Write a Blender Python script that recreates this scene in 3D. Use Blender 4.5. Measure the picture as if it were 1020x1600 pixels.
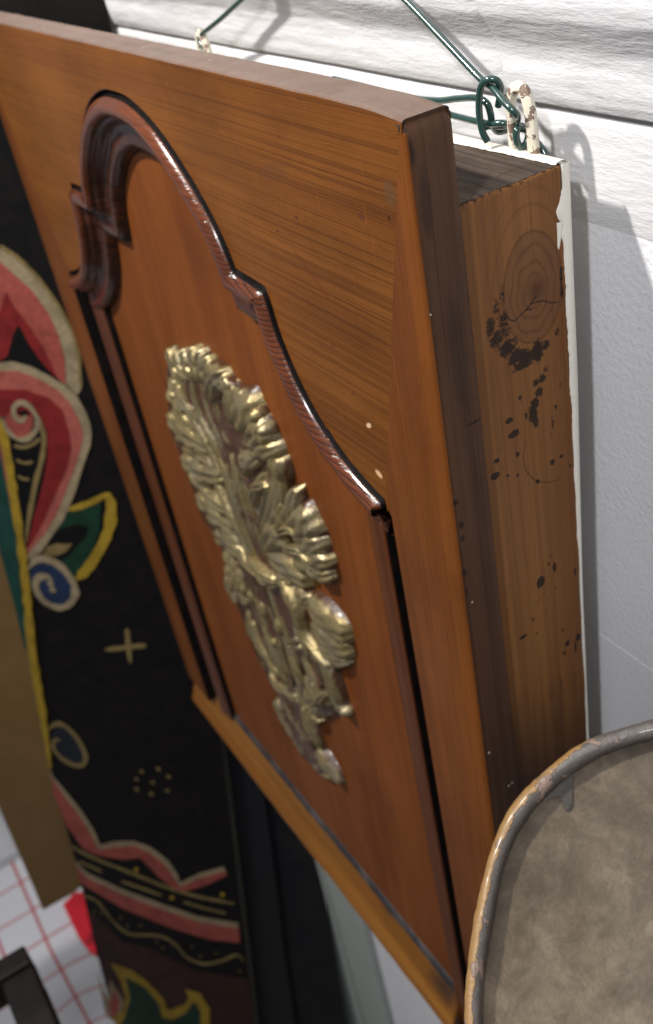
import bpy, bmesh, math, random, json
import numpy as np
from mathutils import Vector, Matrix, noise
from mathutils.geometry import tessellate_polygon
random.seed(7)
S = bpy.context.scene
for o in list(bpy.data.objects): bpy.data.objects.remove(o)

# ---------------------------------------------------------------- camera
R = [[0.516393, 0.414029, -0.749612], [0.83945, -0.417794, 0.347523], [-0.169299, -0.80872, -0.563302]]          # rows: world axes expressed in the camera's right / down / forward frame
CAM = Vector([0.36517, -0.23786, 0.11291])
cd = bpy.data.cameras.new('camera'); cam = bpy.data.objects.new('camera', cd)
S.collection.objects.link(cam); S.camera = cam
cam.matrix_world = Matrix(((R[0][0], -R[0][1], -R[0][2], CAM.x),
                           (R[1][0], -R[1][1], -R[1][2], CAM.y),
                           (R[2][0], -R[2][1], -R[2][2], CAM.z), (0, 0, 0, 1)))
cd.sensor_fit = 'VERTICAL'; cd.sensor_height = 36.0; cd.sensor_width = 36.0
cd.lens = 1640.341 / 1600 * 36
cd.clip_start = 0.01; cd.clip_end = 50
cd.dof.use_dof = True; cd.dof.focus_distance = 0.47; cd.dof.aperture_fstop = 10.5
S.render.resolution_x = 652; S.render.resolution_y = 1024

# ---------------------------------------------------------------- light
W = bpy.data.worlds.new('World'); S.world = W; W.use_nodes = True
bg = W.node_tree.nodes['Background']; bg.inputs[0].default_value = (0.86, 0.90, 1.0, 1); bg.inputs[1].default_value = 0.20
def lamp(name, loc, target, size, power, col):
    l = bpy.data.lights.new(name, 'AREA'); l.shape = 'DISK'; l.size = size; l.energy = power; l.color = col
    o = bpy.data.objects.new(name, l); S.collection.objects.link(o); o.location = loc
    o.rotation_euler = (Vector(target) - Vector(loc)).to_track_quat('-Z', 'Y').to_euler()
    return o
T0 = Vector((-.03, .09, -.05))
lamp('ceiling_lamp', T0 + Vector((-.33, -.60, .72)) * 1.30, (-.30, 0, -.30), .07, 20, (1.0, .96, .91))
lamp('shop_lamp', T0 + Vector((.43, -.66, .62)) * 1.25, (-.25, 0, -.25), .08, 7.2, (.97, .97, 1.0))
S.view_settings.view_transform = 'Standard'; S.view_settings.look = 'None'
S.view_settings.exposure = 0.42; S.view_settings.gamma = 1.0

# ---------------------------------------------------------------- helpers
def link(o): S.collection.objects.link(o); return o
def thing(name, label, cat, loc, group=None):
    o = link(bpy.data.objects.new(name, None)); o.location = loc; o.empty_display_size = .02
    o['label'] = label; o['category'] = cat
    if group: o['group'] = group
    return o
def wloc(p):
    v = Vector((0, 0, 0))
    while p is not None: v += p.location; p = p.parent
    return v
def mesh(name, verts, faces, mats, parent=None, smooth=True, midx=None, loc=None):
    """verts in world coordinates"""
    base = wloc(parent)
    me = bpy.data.meshes.new(name)
    off = base + (Vector(loc) if loc else Vector((0, 0, 0)))
    me.from_pydata([(v[0] - off.x, v[1] - off.y, v[2] - off.z) for v in verts], [], faces)
    if not isinstance(mats, (list, tuple)): mats = [mats]
    for m in mats: me.materials.append(m)
    if midx is not None: me.polygons.foreach_set('material_index', midx)
    bm = bmesh.new(); bm.from_mesh(me); bmesh.ops.recalc_face_normals(bm, faces=bm.faces); bm.to_mesh(me); bm.free()
    if smooth: me.polygons.foreach_set('use_smooth', [True] * len(me.polygons))
    me.update()
    o = link(bpy.data.objects.new(name, me))
    if parent is not None: o.parent = parent
    if loc: o.location = loc
    return o
def tag(o, label=None, cat=None, group=None, kind=None):
    for k, v in (('label', label), ('category', cat), ('group', group), ('kind', kind)):
        if v: o[k] = v
    return o
def grid(nu, nv, fn, close_u=False, close_v=False):
    V = [fn(i / (nu if close_u else nu - 1), j / (nv if close_v else nv - 1)) for i in range(nu) for j in range(nv)]
    F = []
    for i in range(nu if close_u else nu - 1):
        for j in range(nv if close_v else nv - 1):
            a = i * nv + j; b = ((i + 1) % nu) * nv + j
            c = ((i + 1) % nu) * nv + (j + 1) % nv; d = i * nv + (j + 1) % nv
            F.append((a, b, c, d))
    return V, F
def box(name, x0, x1, y0, y1, z0, z1, mats, parent, bev=.0015, n=1, wob=0, face_mat=None, cuts=0):
    """bevelled, slightly uneven block; face_mat(normal)->slot"""
    bm = bmesh.new()
    bmesh.ops.create_cube(bm, size=1)
    for v in bm.verts:
        v.co = Vector((x0 + (v.co.x + .5) * (x1 - x0), y0 + (v.co.y + .5) * (y1 - y0), z0 + (v.co.z + .5) * (z1 - z0)))
    if cuts:
        for ax in (0, 1, 2):
            ln = (x1 - x0, y1 - y0, z1 - z0)[ax]
            k = int(ln / cuts)
            lo = (x0, y0, z0)[ax]
            nrm = Vector((0, 0, 0)); nrm[ax] = 1
            for i in range(1, k):
                p = Vector((0, 0, 0)); p[ax] = lo + ln * i / k
                bmesh.ops.bisect_plane(bm, geom=bm.verts[:] + bm.edges[:] + bm.faces[:], plane_co=p, plane_no=nrm)
    if bev > 0:
        ed = [e for e in bm.edges if len(e.link_faces) == 2 and e.calc_face_angle(0) > .5]
        bmesh.ops.bevel(bm, geom=ed, offset=bev, segments=3, profile=.5, affect='EDGES')
    if wob:
        for v in bm.verts:
            nn = noise.noise_vector(v.co * 35) * wob + noise.noise_vector(v.co * 140) * wob * .5
            v.co += nn
    bm.normal_update()
    me = bpy.data.meshes.new(name)
    if not isinstance(mats, (list, tuple)): mats = [mats]
    if face_mat:
        for f in bm.faces: f.material_index = face_mat(f.normal, f.calc_center_median())
    off = wloc(parent)
    for v in bm.verts: v.co -= off
    for f in bm.faces: f.smooth = True
    bm.to_mesh(me); bm.free()
    for m in mats: me.materials.append(m)
    o = link(bpy.data.objects.new(name, me))
    if parent is not None: o.parent = parent
    md = o.modifiers.new('wn', 'WEIGHTED_NORMAL'); md.keep_sharp = True
    return o
def spline(pts, n):
    """Catmull-Rom through points"""
    P = [Vector(p) for p in pts]; P = [P[0] * 2 - P[1]] + P + [P[-1] * 2 - P[-2]]
    out = []
    m = len(P) - 3
    for k in range(n):
        t = k / (n - 1) * m; i = min(int(t), m - 1); u = t - i
        a, b, c, d = P[i:i + 4]
        out.append(.5 * ((2 * b) + (c - a) * u + (2 * a - 5 * b + 4 * c - d) * u * u + (3 * b - a - 3 * c + d) * u ** 3))
    return out
def tube(name, pts, r, mat, parent=None, n=80, sides=14, radfn=None, closed=False, sq=None):
    P = spline(pts, n) if not closed else [Vector(p) for p in pts]
    n = len(P); up = Vector((.13, .31, .94)); V = []; prevn = None
    for i in range(n):
        a = P[(i - 1) % n] if (closed or i) else P[0]; b = P[(i + 1) % n] if (closed or i < n - 1) else P[-1]
        t = (b - a).normalized()
        if prevn is None: nn = t.cross(up).normalized()
        else: nn = (prevn - t * prevn.dot(t)).normalized()
        prevn = nn; bb = t.cross(nn)
        rr = r * (radfn(i / (n - 1)) if radfn else 1)
        for j in range(sides):
            ph = 2 * math.pi * j / sides
            cx, cy = math.cos(ph), math.sin(ph)
            if sq:
                cx = math.copysign(abs(cx) ** .45, cx) * sq[0]; cy = math.copysign(abs(cy) ** .45, cy) * sq[1]
            V.append(P[i] + (nn * cx + bb * cy) * rr)
    F = []
    for i in range(n if closed else n - 1):
        for j in range(sides):
            F.append((i * sides + j, ((i + 1) % n) * sides + j, ((i + 1) % n) * sides + (j + 1) % sides, i * sides + (j + 1) % sides))
    if not closed:
        F.append(tuple(range(sides))); F.append(tuple((n - 1) * sides + j for j in range(sides)))
    return mesh(name, V, F, mat, parent)

# ---------------------------------------------------------------- materials
class NB:
    def __init__(s, name):
        s.m = bpy.data.materials.new(name); s.m.use_nodes = True; s.t = s.m.node_tree; s.N = s.t.nodes; s.L = s.t.links
        s.b = s.N['Principled BSDF']; s.tc = s.N.new('ShaderNodeTexCoord'); s.P = s.tc.outputs['Object']
        s.g = s.N.new('ShaderNodeNewGeometry')
    def put(s, inp, v):
        if hasattr(v, 'links') or isinstance(v, bpy.types.NodeSocket): s.L.new(v, inp)
        elif v is not None: inp.default_value = v
    def math(s, op, a, b=None, c=None, clamp=False):
        n = s.N.new('ShaderNodeMath'); n.operation = op; n.use_clamp = clamp
        s.put(n.inputs[0], a)
        if b is not None: s.put(n.inputs[1], b)
        if c is not None: s.put(n.inputs[2], c)
        return n.outputs[0]
    def map(s, vec, scale=(1, 1, 1), loc=(0, 0, 0), rot=(0, 0, 0)):
        n = s.N.new('ShaderNodeMapping'); s.L.new(vec, n.inputs[0]); n.inputs[1].default_value = loc
        n.inputs[2].default_value = rot; n.inputs[3].default_value = scale; return n.outputs[0]
    def noise(s, vec, scale=5, detail=4, rough=.55, dist=0, col=False):
        n = s.N.new('ShaderNodeTexNoise'); s.L.new(vec, n.inputs['Vector']); n.inputs['Scale'].default_value = scale
        n.inputs['Detail'].default_value = detail; n.inputs['Roughness'].default_value = rough; n.inputs['Distortion'].default_value = dist
        return n.outputs['Color' if col else 'Fac']
    def ramp(s, f, stops, interp='LINEAR'):
        n = s.N.new('ShaderNodeValToRGB'); s.L.new(f, n.inputs[0]); cr = n.color_ramp; cr.interpolation = interp
        while len(cr.elements) < len(stops): cr.elements.new(.5)
        for e, (p, c) in zip(cr.elements, stops):
            e.position = p; e.color = (c, c, c, 1) if isinstance(c, (int, float)) else (*c, 1)
        return n.outputs[0]
    def mix(s, f, a, b, mode='MIX'):
        n = s.N.new('ShaderNodeMix'); n.data_type = 'RGBA'; n.blend_type = mode
        s.put(n.inputs[0], f)
        s.put(n.inputs[6], a if not isinstance(a, tuple) or len(a) == 4 else (*a, 1))
        s.put(n.inputs[7], b if not isinstance(b, tuple) or len(b) == 4 else (*b, 1))
        return n.outputs[2]
    def vadd(s, a, b, k):
        n = s.N.new('ShaderNodeVectorMath'); n.operation = 'MULTIPLY_ADD'
        s.L.new(b, n.inputs[0]); n.inputs[1].default_value = (k, k, k) if not isinstance(k, tuple) else k; s.L.new(a, n.inputs[2]); return n.outputs[0]
    def bump(s, h, strength=.5, dist=.001, prev=None):
        n = s.N.new('ShaderNodeBump'); n.inputs['Strength'].default_value = strength; n.inputs['Distance'].default_value = dist
        s.L.new(h, n.inputs['Height'])
        if prev: s.L.new(prev, n.inputs['Normal'])
        return n.outputs[0]
    def spot(s, c, r, ang=0, soft=.5, warp=.35, seed=0):
        """elliptic stain mask in the XZ (or given axes) plane of object space, noise-warped"""
        q = s.map(s.P, loc=(-c[0], -c[1], -c[2]))
        rr = s.map(q, rot=(0, ang, 0))
        sc = s.map(rr, scale=(1 / r[0], 1 / r[1], 1 / r[2]))
        w = s.vadd(sc, s.noise(s.map(sc, loc=(seed, seed, 0)), 2.2, 3, .6, 0, True), warp * 2)
        w2 = s.map(w, loc=(-warp, -warp, -warp))
        n = s.N.new('ShaderNodeVectorMath'); n.operation = 'LENGTH'; s.L.new(w2, n.inputs[0])
        return s.ramp(n.outputs['Value'], [(max(0, 1 - soft), 1), (1, 0)])
    def attr(s, name):
        n = s.N.new('ShaderNodeAttribute'); n.attribute_name = name; return n.outputs['Fac']
    def out(s, col=None, rough=None, normal=None, metal=None, coat=None, coat_rough=.15, spec=None):
        s.put(s.b.inputs['Base Color'], col if not isinstance(col, tuple) or len(col) == 4 else (*col, 1))
        s.put(s.b.inputs['Roughness'], rough)
        if normal is not None: s.L.new(normal, s.b.inputs['Normal'])
        s.put(s.b.inputs['Metallic'], metal)
        if coat is not None: s.put(s.b.inputs['Coat Weight'], coat); s.b.inputs['Coat Roughness'].default_value = coat_rough
        if spec is not None: s.put(s.b.inputs['Specular IOR Level'], spec)
        return s.m

CABLOC = (-.337, .05, -.872)
def wood(name, axis, light, mid, dark, lines=1.0, pitch=.0034, rough=.38, coat=.35, bump=.35, seed=0., dust=0., wide=.5, rot=(0, 0, 0), extra=None, blot=.35, specks=0., line_mod=None, depth=1, spec=.13, pits=0.):
    """axis: grain direction 0/1/2 in object space. Growth rings, pores, blotches, varnish"""
    b = NB(name); b.P = b.map(b.P, loc=CABLOC)
    p0 = b.map(b.P, loc=(seed, seed * .7, seed * 1.3), rot=rot)
    a = [1, 1, 1]; a[axis] = .10
    pw = b.vadd(p0, b.noise(b.map(p0, scale=tuple(12 * k for k in a)), 1, 2, .5, 0, True), .012)
    # growth rings: noise strongly stretched along the grain
    s1 = [1.25 / pitch] * 3; s1[axis] = 3; s1[depth] = 12
    rings = b.noise(b.map(pw, scale=tuple(s1)), .55, 2.5, .55)
    s2 = [1 / pitch * 3.2] * 3; s2[axis] = 9; s2[depth] = 40
    fine = b.noise(b.map(pw, scale=tuple(s2)), .8, 3, .6)
    s3 = [30] * 3; s3[axis] = 2.2
    broad = b.noise(b.map(pw, scale=tuple(s3)), 1, 3, .5)
    a2 = [14, 14, 14]; a2[axis] = 6; blotn = b.noise(b.map(p0, scale=tuple(a2)), 1, 5, .62)
    s4 = [2600] * 3; s4[axis] = 120; s4[depth] = 300
    pores = b.noise(b.map(p0, scale=tuple(s4)), .6, 2, .6)
    c = b.mix(b.ramp(broad, [(.35, 0), (.65, 1)]), light, mid)
    ringm = b.ramp(rings, [(.50, 0), (.60, 1), (.66, .25), (.75, .8)])
    k = b.math('MULTIPLY', ringm, lines)
    if line_mod: k = b.math('MULTIPLY', k, line_mod(b))
    c = b.mix(k, c, dark)
    c = b.mix(b.math('MULTIPLY', b.ramp(fine, [(.45, 0), (.7, 1)]), .38 * min(1, lines + .2)), c, dark)
    c = b.mix(b.math('MULTIPLY', b.ramp(blotn, [(.4, 0), (.72, 1)]), blot), c, tuple(x * .45 for x in dark))
    c = b.mix(b.math('MULTIPLY', b.ramp(pores, [(.62, 0), (.72, 1)]), .35), c, tuple(x * .3 for x in dark))
    if extra: c = extra(b, c)
    rg = b.math('ADD', b.math('MULTIPLY', blotn, .25), rough - .12)
    if dust:
        dn = b.ramp(b.noise(p0, 55, 5, .7), [(.3, .4), (.7, 1)])
        c = b.mix(b.math('MULTIPLY', dn, dust), c, (.33, .27, .24))
        rg = b.math('ADD', rg, dust * .25)
    if specks:
        v = b.N.new('ShaderNodeTexVoronoi'); b.L.new(p0, v.inputs['Vector']); v.inputs['Scale'].default_value = 95
        sm = b.math('MULTIPLY', b.ramp(v.outputs['Distance'], [(.05, 1), (.085, 0)]), b.ramp(b.noise(p0, 30, 1), [(.56, 0), (.58, 1)]))
        c = b.mix(b.math('MULTIPLY', sm, specks), c, (.75, .7, .62))
    if pits:
        v = b.N.new('ShaderNodeTexVoronoi'); b.L.new(b.map(p0, scale=(1, .3, 1)), v.inputs['Vector']); v.inputs['Scale'].default_value = 42
        pm = b.math('MULTIPLY', b.ramp(v.outputs['Distance'], [(.030, 1), (.055, 0)]), b.ramp(b.noise(p0, 17, 2), [(.50, 0), (.54, 1)]))
        c = b.mix(b.math('MULTIPLY', pm, pits), c, tuple(x * .25 for x in dark))
        # faint old scratches
        sn = b.noise(b.map(p0, scale=(900, 40, 45), rot=(0, .5, 0)), 1, 1, .4)
        c = b.mix(b.math('MULTIPLY', b.ramp(sn, [(.73, 0), (.76, 1)]), .30), c, tuple(min(1, x * 1.5) for x in light))
    h = b.math('SUBTRACT', b.math('MULTIPLY', ringm, -.7), b.math('MULTIPLY', fine, .5))
    if hasattr(b, 'ribh'): h = b.math('SUBTRACT', h, b.math('MULTIPLY', b.ribh, .6))
    n = b.bump(h, bump, .0004)
    n = b.bump(b.noise(p0, 60, 3, .5), .12, .0015, n)
    return b.out(c, rg, n, None, coat, .16, spec)

def paint(name, col, rough=.5, var=.25, bump=.2, scale=60, col2=None, patch=.0, metal=None, grainaxis=None, coat=None, spec=None):
    b = NB(name)
    p = b.P
    if grainaxis is not None:
        s = [1, 1, 1]; s[grainaxis] = .06; p = b.map(b.P, scale=tuple(s))
    n1 = b.noise(p, scale, 5, .6); n2 = b.noise(b.P, scale * .2, 4, .6)
    c = b.mix(b.math('MULTIPLY', b.ramp(n1, [(.3, 0), (.75, 1)]), var), col, tuple(x * .45 for x in col))
    if col2: c = b.mix(b.math('MULTIPLY', b.ramp(n2, [(.45, 0), (.62, 1)]), patch), c, col2)
    return b.out(c, b.math('ADD', b.math('MULTIPLY', n2, .2), rough - .1), b.bump(n1, bump, .001), metal, coat, .15, spec)

# top board: horizontal grain, marked lines, knots and dents
def spandrel_marks(b, c):
    for (cc, r, ang, f, col, sd) in [
        ((-.127, 0, -.046), (.016, .02, .006), .2, .40, (.10, .035, .012), 1), ((-.018, 0, -.036), (.006, .02, .007), 0, .75, (.09, .045, .018), 2),
        ((-.045, 0, -.052), (.004, .02, .002), 0, .6, (.06, .02, .01), 5), ((-.30, 0, -.02), (.05, .02, .012), 0, .3, (.15, .05, .015), 3),
        ((-.104, 0, -.097), (.031, .02, .0007), -.60, .85, (.10, .022, .006), 4), ((-.098, 0, -.098), (.023, .02, .0005), -.5, .7, (.12, .03, .01), 8),
        ((-.0721, 0, -.1755), (.0035, .02, .0018), .5, 1., (.62, .42, .24), 6), ((-.070, 0, -.2065), (.0042, .02, .0026), -.2, 1., (.60, .38, .2), 7),
        ((-.110, 0, -.066), (.002, .02, .0012), 0, .9, (.05, .015, .01), 9), ((-.097, 0, -.135), (.0022, .02, .0012), 0, .8, (.07, .02, .01), 10),
        ((-.135, 0, -.079), (.0018, .02, .001), 0, .9, (.05, .015, .01), 11), ((-.084, 0, -.16), (.0018, .02, .001), 0, .9, (.06, .02, .01), 12)]:
        c = b.mix(b.math('MULTIPLY', b.spot(cc, r, ang, .45, .25, sd), f), c, col)
    return c
def fade_left(b):
    sx = b.N.new('ShaderNodeSeparateXYZ'); b.L.new(b.P, sx.inputs[0])
    return b.ramp(b.math('ADD', b.math('MULTIPLY', sx.outputs[0], 2.2), 1.0), [(.35, .12), (.78, 1)])
def edge_marks(b, c):
    for cc, rr, f in [((0.0, 0.0024, -0.1926), (0.01, 0.0022, 0.0022), 0.9), ((0.0, 0.0043, -0.2073), (0.01, 0.002, 0.003), 0.9), ((0.0, 0.004, -0.2162), (0.01, 0.0018, 0.0026), 0.8), ((0.0, 0.0027, -0.238), (0.01, 0.0015, 0.003), 0.8), ((0.0, 0.0024, -0.2511), (0.01, 0.0015, 0.003), 0.7), ((0.0, 0.0188, -0.1526), (0.01, 0.0065, 0.0012), 0.8), ((0.0, 0.0013, -0.0162), (0.01, 0.003, 0.008), 0.7), ((0.0, 0.0061, -0.0393), (0.01, 0.004, 0.02), 0.5), ((0.0, 0.0136, -0.1154), (0.01, 0.006, 0.04), 0.45)]:
        c = b.mix(b.math('MULTIPLY', b.spot(cc, rr, .0, .5, .3, cc[2] * 30), f), c, (.012, .007, .006))
    return c
def panel_marks(b, c):
    for cc, rr, ang, f in [((-.196, 0, -.486), (.0016, .03, .0085), .25, .9), ((-.178, 0, -.470), (.002, .03, .0035), 0, .7), ((-.30, 0, -.135), (.06, .03, .04), 0, .3), ((-.20, 0, -.62), (.05, .03, .07), .3, .35), ((-.15, 0, -.33), (.0015, .03, .002), 0, .8), ((-.22, 0, -.20), (.0015, .03, .0015), 0, .8)]:
        c = b.mix(b.math('MULTIPLY', b.spot(cc, rr, ang, .7, .35, cc[2] * 30), f), c, (.030, .010, .005))
    return c
M = {}
M['rail'] = wood('pine_rail', 0, (0.1856, 0.0640, 0.0099), (0.1462, 0.0474, 0.0071), (0.0562, 0.0154, 0.0027), .55, .0017, .42, .05, .4, 3.1, extra=spandrel_marks, line_mod=fade_left, blot=.42, pits=.8)
def bead_ribs(b, c):
    sx = b.N.new('ShaderNodeSeparateXYZ'); b.L.new(b.P, sx.inputs[0])
    nz = b.noise(b.P, 120, 3, .5)
    ph = b.math('ADD', b.math('MULTIPLY', b.math('ADD', sx.outputs[2], b.math('MULTIPLY', sx.outputs[0], .22)), 2 * math.pi / .0030), b.math('MULTIPLY', nz, 3.5))
    rib = b.ramp(b.math('SINE', ph), [(.35, 0), (.9, 1)])
    far = b.ramp(b.math('MULTIPLY', sx.outputs[2], -4.), [(.16, .25), (.5, 1)])
    b.ribh = b.math('MULTIPLY', rib, far)
    return b.mix(b.math('MULTIPLY', b.ribh, .8), c, (.018, .005, .003))
M['beadin'] = wood('dark_inner_moulding', 0, (.060, .018, .008), (.038, .012, .006), (.014, .005, .003), .8, .0024, .28, .45, .35, 3.1, blot=.2, spec=.2)
M['bead'] = wood('pine_bead', 0, (.150, .040, .011), (.095, .024, .008), (.040, .010, .004), .35, .0022, .24, .6, .35, 3.1, blot=.15, spec=.3, extra=bead_ribs)
M['stile'] = wood('pine_stile', 2, (.170, .053, .0098), (.130, .038, .0078), (.060, .016, .004), .35, .0024, .44, .05, .35, 9.4, blot=.5, pits=.7)
M['panel'] = wood('pine_panel', 2, (.185, .055, .0105), (.148, .041, .0085), (.075, .019, .004), .45, .0015, .52, .0, .25, 5.2, blot=.30, extra=panel_marks, pits=.6, spec=.10)
M['mould'] = wood('pine_moulding', 2, (0.1034, 0.0291, 0.0068), (0.0730, 0.0187, 0.0051), (0.0304, 0.0071, 0.0023), .5, .003, .36, .12, .35, 1.7, blot=.2)
def sill_marks(b, c):
    for cc, rr, f in [((-.128, 0, -.812), (.030, .05, .022), .75), ((-.30, 0, -.803), (.03, .05, .006), .5), ((-.22, 0, -.806), (.02, .05, .008), .5)]:
        c = b.mix(b.math('MULTIPLY', b.spot(cc, rr, .3, .7, .4, cc[0] * 9), f), c, (.022, .016, .016))
    return c
M['sill'] = wood('pine_sill', 0, (0.2294, 0.0942, 0.0156), (0.1795, 0.0680, 0.0104), (0.0599, 0.0183, 0.0042), .5, .0032, .45, .04, .35, 7.7, blot=.15, extra=sill_marks)
M['edge'] = wood('worn_edge', 2, (.105, .048, .022), (.070, .031, .015), (.026, .012, .007), .6, .003, .6, .0, .4, 2.2, dust=.03, specks=.9, blot=.4, depth=0, extra=edge_marks)
M['topedge'] = wood('dusty_top_edge', 0, (0.1444, 0.0798, 0.0471), (0.1064, 0.0570, 0.0342), (0.0456, 0.0228, 0.0152), .4, .004, .5, .1, .3, 4.2, dust=.26, specks=.6, blot=.3, depth=2)
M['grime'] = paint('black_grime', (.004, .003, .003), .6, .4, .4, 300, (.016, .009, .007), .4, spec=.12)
def side_marks_shade(b, c):
    rg = b.attr('ring'); ch = b.attr('char'); kn = b.attr('knot'); cr = b.attr('crack')
    c = b.mix(b.math('MULTIPLY', kn, .60), c, (.135, .058, .028))
    c = b.mix(b.math('MULTIPLY', rg, .75), c, (.05, .019, .009))
    nz = b.noise(b.map(b.P, scale=(1, .8, 1.5)), 420, 4, .65)
    m = b.ramp(b.math('ADD', ch, b.math('MULTIPLY', b.math('SUBTRACT', nz, .5), 1.3)), [(.42, 0), (.66, 1)])
    c = b.mix(b.math('MULTIPLY', m, .9), c, (.010, .0075, .0065))
    c = b.mix(cr, c, (.012, .008, .006))
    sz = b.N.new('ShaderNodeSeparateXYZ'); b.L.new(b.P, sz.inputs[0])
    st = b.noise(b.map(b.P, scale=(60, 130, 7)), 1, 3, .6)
    sm = b.ramp(b.math('ADD', b.math('MULTIPLY', sz.outputs[2], -5.5), b.math('ADD', b.math('MULTIPLY', st, .5), -1.78)), [(.44, 0), (.95, 1)])  # lower end darkens: streaky stain plus soft shade painted into the colour
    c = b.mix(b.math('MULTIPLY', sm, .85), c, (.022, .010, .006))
    return c
M['side'] = wood('old_pine_side', 2, (0.2503, 0.1094, 0.0334), (0.1854, 0.0742, 0.0222), (0.0927, 0.0334, 0.0111), .35, .0022, .5, .05, .4, 6.3, blot=.18, extra=side_marks_shade, depth=0)
M['casetop'] = wood('bare_case_top', 0, (0.0988, 0.0646, 0.0380), (0.0608, 0.0395, 0.0258), (0.0167, 0.0106, 0.0076), 1., .0016, .7, 0, .9, 8.3, dust=.16, blot=.7, depth=2)
M['cream'] = paint('cream_paint', (.80, .76, .66), .42, .08, .25, 150)
def loop_paint():
    b = NB('chipped_cream_on_rust')
    n = b.noise(b.P, 130, 5, .60, .3); n2 = b.noise(b.P, 900, 3, .6)
    m = b.ramp(n, [(.53, 0), (.55, 1)])
    c = b.mix(m, (.72, .67, .54), b.mix(n2, (.14, .085, .06), (.30, .20, .15)))
    h = b.math('ADD', b.math('MULTIPLY', m, -1.), b.math('MULTIPLY', n2, .4))
    return b.out(c, b.math('ADD', b.math('MULTIPLY', m, .2), .42), b.bump(h, .8, .0004))
M['loop'] = loop_paint()
def wire_mat():
    b = NB('green_plastic_coating')
    n = b.noise(b.P, 500, 3, .5)
    c = b.mix(n, (.014, .044, .038), (.026, .070, .060))
    return b.out(c, .22, b.bump(n, .12, .0003), None, .7, .1, .6)
M['wire'] = wire_mat()
def brass(name, lo=(.060, .024, .010), hi=(.33, .255, .115)):  # lo: reddish worn hollows, and contact shade painted on the leaf walls
    b = NB(name)
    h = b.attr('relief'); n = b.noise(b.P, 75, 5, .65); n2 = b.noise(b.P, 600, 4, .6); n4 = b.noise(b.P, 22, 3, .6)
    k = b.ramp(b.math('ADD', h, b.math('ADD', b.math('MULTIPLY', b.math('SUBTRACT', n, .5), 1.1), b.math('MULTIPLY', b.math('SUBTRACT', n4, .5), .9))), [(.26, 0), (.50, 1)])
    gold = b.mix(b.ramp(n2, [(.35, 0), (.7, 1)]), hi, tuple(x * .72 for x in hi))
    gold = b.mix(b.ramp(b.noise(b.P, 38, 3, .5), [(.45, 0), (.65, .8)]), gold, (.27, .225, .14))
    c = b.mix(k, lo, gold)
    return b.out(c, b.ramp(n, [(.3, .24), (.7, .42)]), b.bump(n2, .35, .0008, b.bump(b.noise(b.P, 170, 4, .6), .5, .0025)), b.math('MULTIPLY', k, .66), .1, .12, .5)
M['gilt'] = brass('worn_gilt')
def wall_mat(name, strokes, col=(.80, .80, .81), bs=.5):
    b = NB(name)
    if strokes:
        n1 = b.noise(b.map(b.P, scale=(14, 80, 80)), 2.2, 5, .62); n2 = b.noise(b.map(b.P, scale=(20, 60, 60)), 6, 4, .7)
        n3 = b.noise(b.P, 45, 4, .6)
        h = b.math('ADD', b.math('MULTIPLY', n1, .7), b.math('ADD', b.math('MULTIPLY', n2, .35), b.math('MULTIPLY', n3, .5)))
    else:
        n1 = b.noise(b.P, 300, 3, .5); n2 = b.noise(b.P, 700, 2, .5); n3 = b.noise(b.P, 12, 4, .6)
        h = b.math('ADD', n1, b.math('MULTIPLY', n2, .4))
    c = b.mix(b.math('MULTIPLY', b.ramp(n3, [(.35, 0), (.75, 1)]), .16), col, (.60, .58, .57))
    c = b.mix(b.math('MULTIPLY', b.ramp(n1, [(.28, 1), (.40, 0)]), .07), c, (.50, .48, .47))
    return b.out(c, .55, b.bump(h, bs, .0022))
M['wall'] = wall_mat('orange_peel_white', False, (.75, .75, .77), bs=.3)
M['moulding'] = wall_mat('brushed_white', True, (.67, .67, .68), .55)

# ---------------------------------------------------------------- the wall
CX = -.337
YW = .116; DZ = .004
wall = mesh('wall', *(lambda: ((([(x, YW, z) for z in (-3.2, -.3665 - .0006, -.3665 + .0006, -.0925 + DZ) for x in (-3.2, 2.2)] + [(x, YW + .002, -.3665) for x in (-3.2, 2.2)]),
    [(0, 1, 3, 2), (2, 3, 9, 8), (8, 9, 5, 4), (4, 5, 7, 6)])))(), M['wall'], None, False)
tag(wall, 'white wall of painted boards behind the hanging cabinet', kind='structure')
# thick back so that the wall is a body
tag(mesh('wall_body', [(-3.2, YW + .01, -3.2), (2.2, YW + .01, -3.2), (2.2, YW + .01, 1.6), (-3.2, YW + .01, 1.6), (-3.2, YW + .15, -3.2), (2.2, YW + .15, -3.2), (2.2, YW + .15, 1.6), (-3.2, YW + .15, 1.6)],
     [(0, 1, 2, 3), (4, 5, 6, 7), (0, 1, 5, 4), (1, 2, 6, 5), (2, 3, 7, 6), (3, 0, 4, 7)], M['wall'], None, False), None, kind='structure')
PROF = [(YW, -.0925), (YW - .0012, -.085), (YW - .0022, -.072), (YW - .0028, -.056), (YW - .0032, -.0405), (YW - .0022, -.0385), (YW + .002, -.0378), (YW + .0015, -.0366), (YW - .004, -.0355), (YW - .0062, -.031), (YW - .0080, -.022), (YW - .0085, -.014),
        (YW - .0100, -.008), (YW - .0150, .000), (YW - .0195, .007), (YW - .0215, .014), (YW - .0220, .024), (YW - .0245, .034), (YW - .0245, .06), (YW - .020, .075), (YW - .006, .09), (YW, .10), (YW, 1.6)]
PROF = [(a, b if b > .08 else b + DZ) for a, b in PROF]
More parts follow.
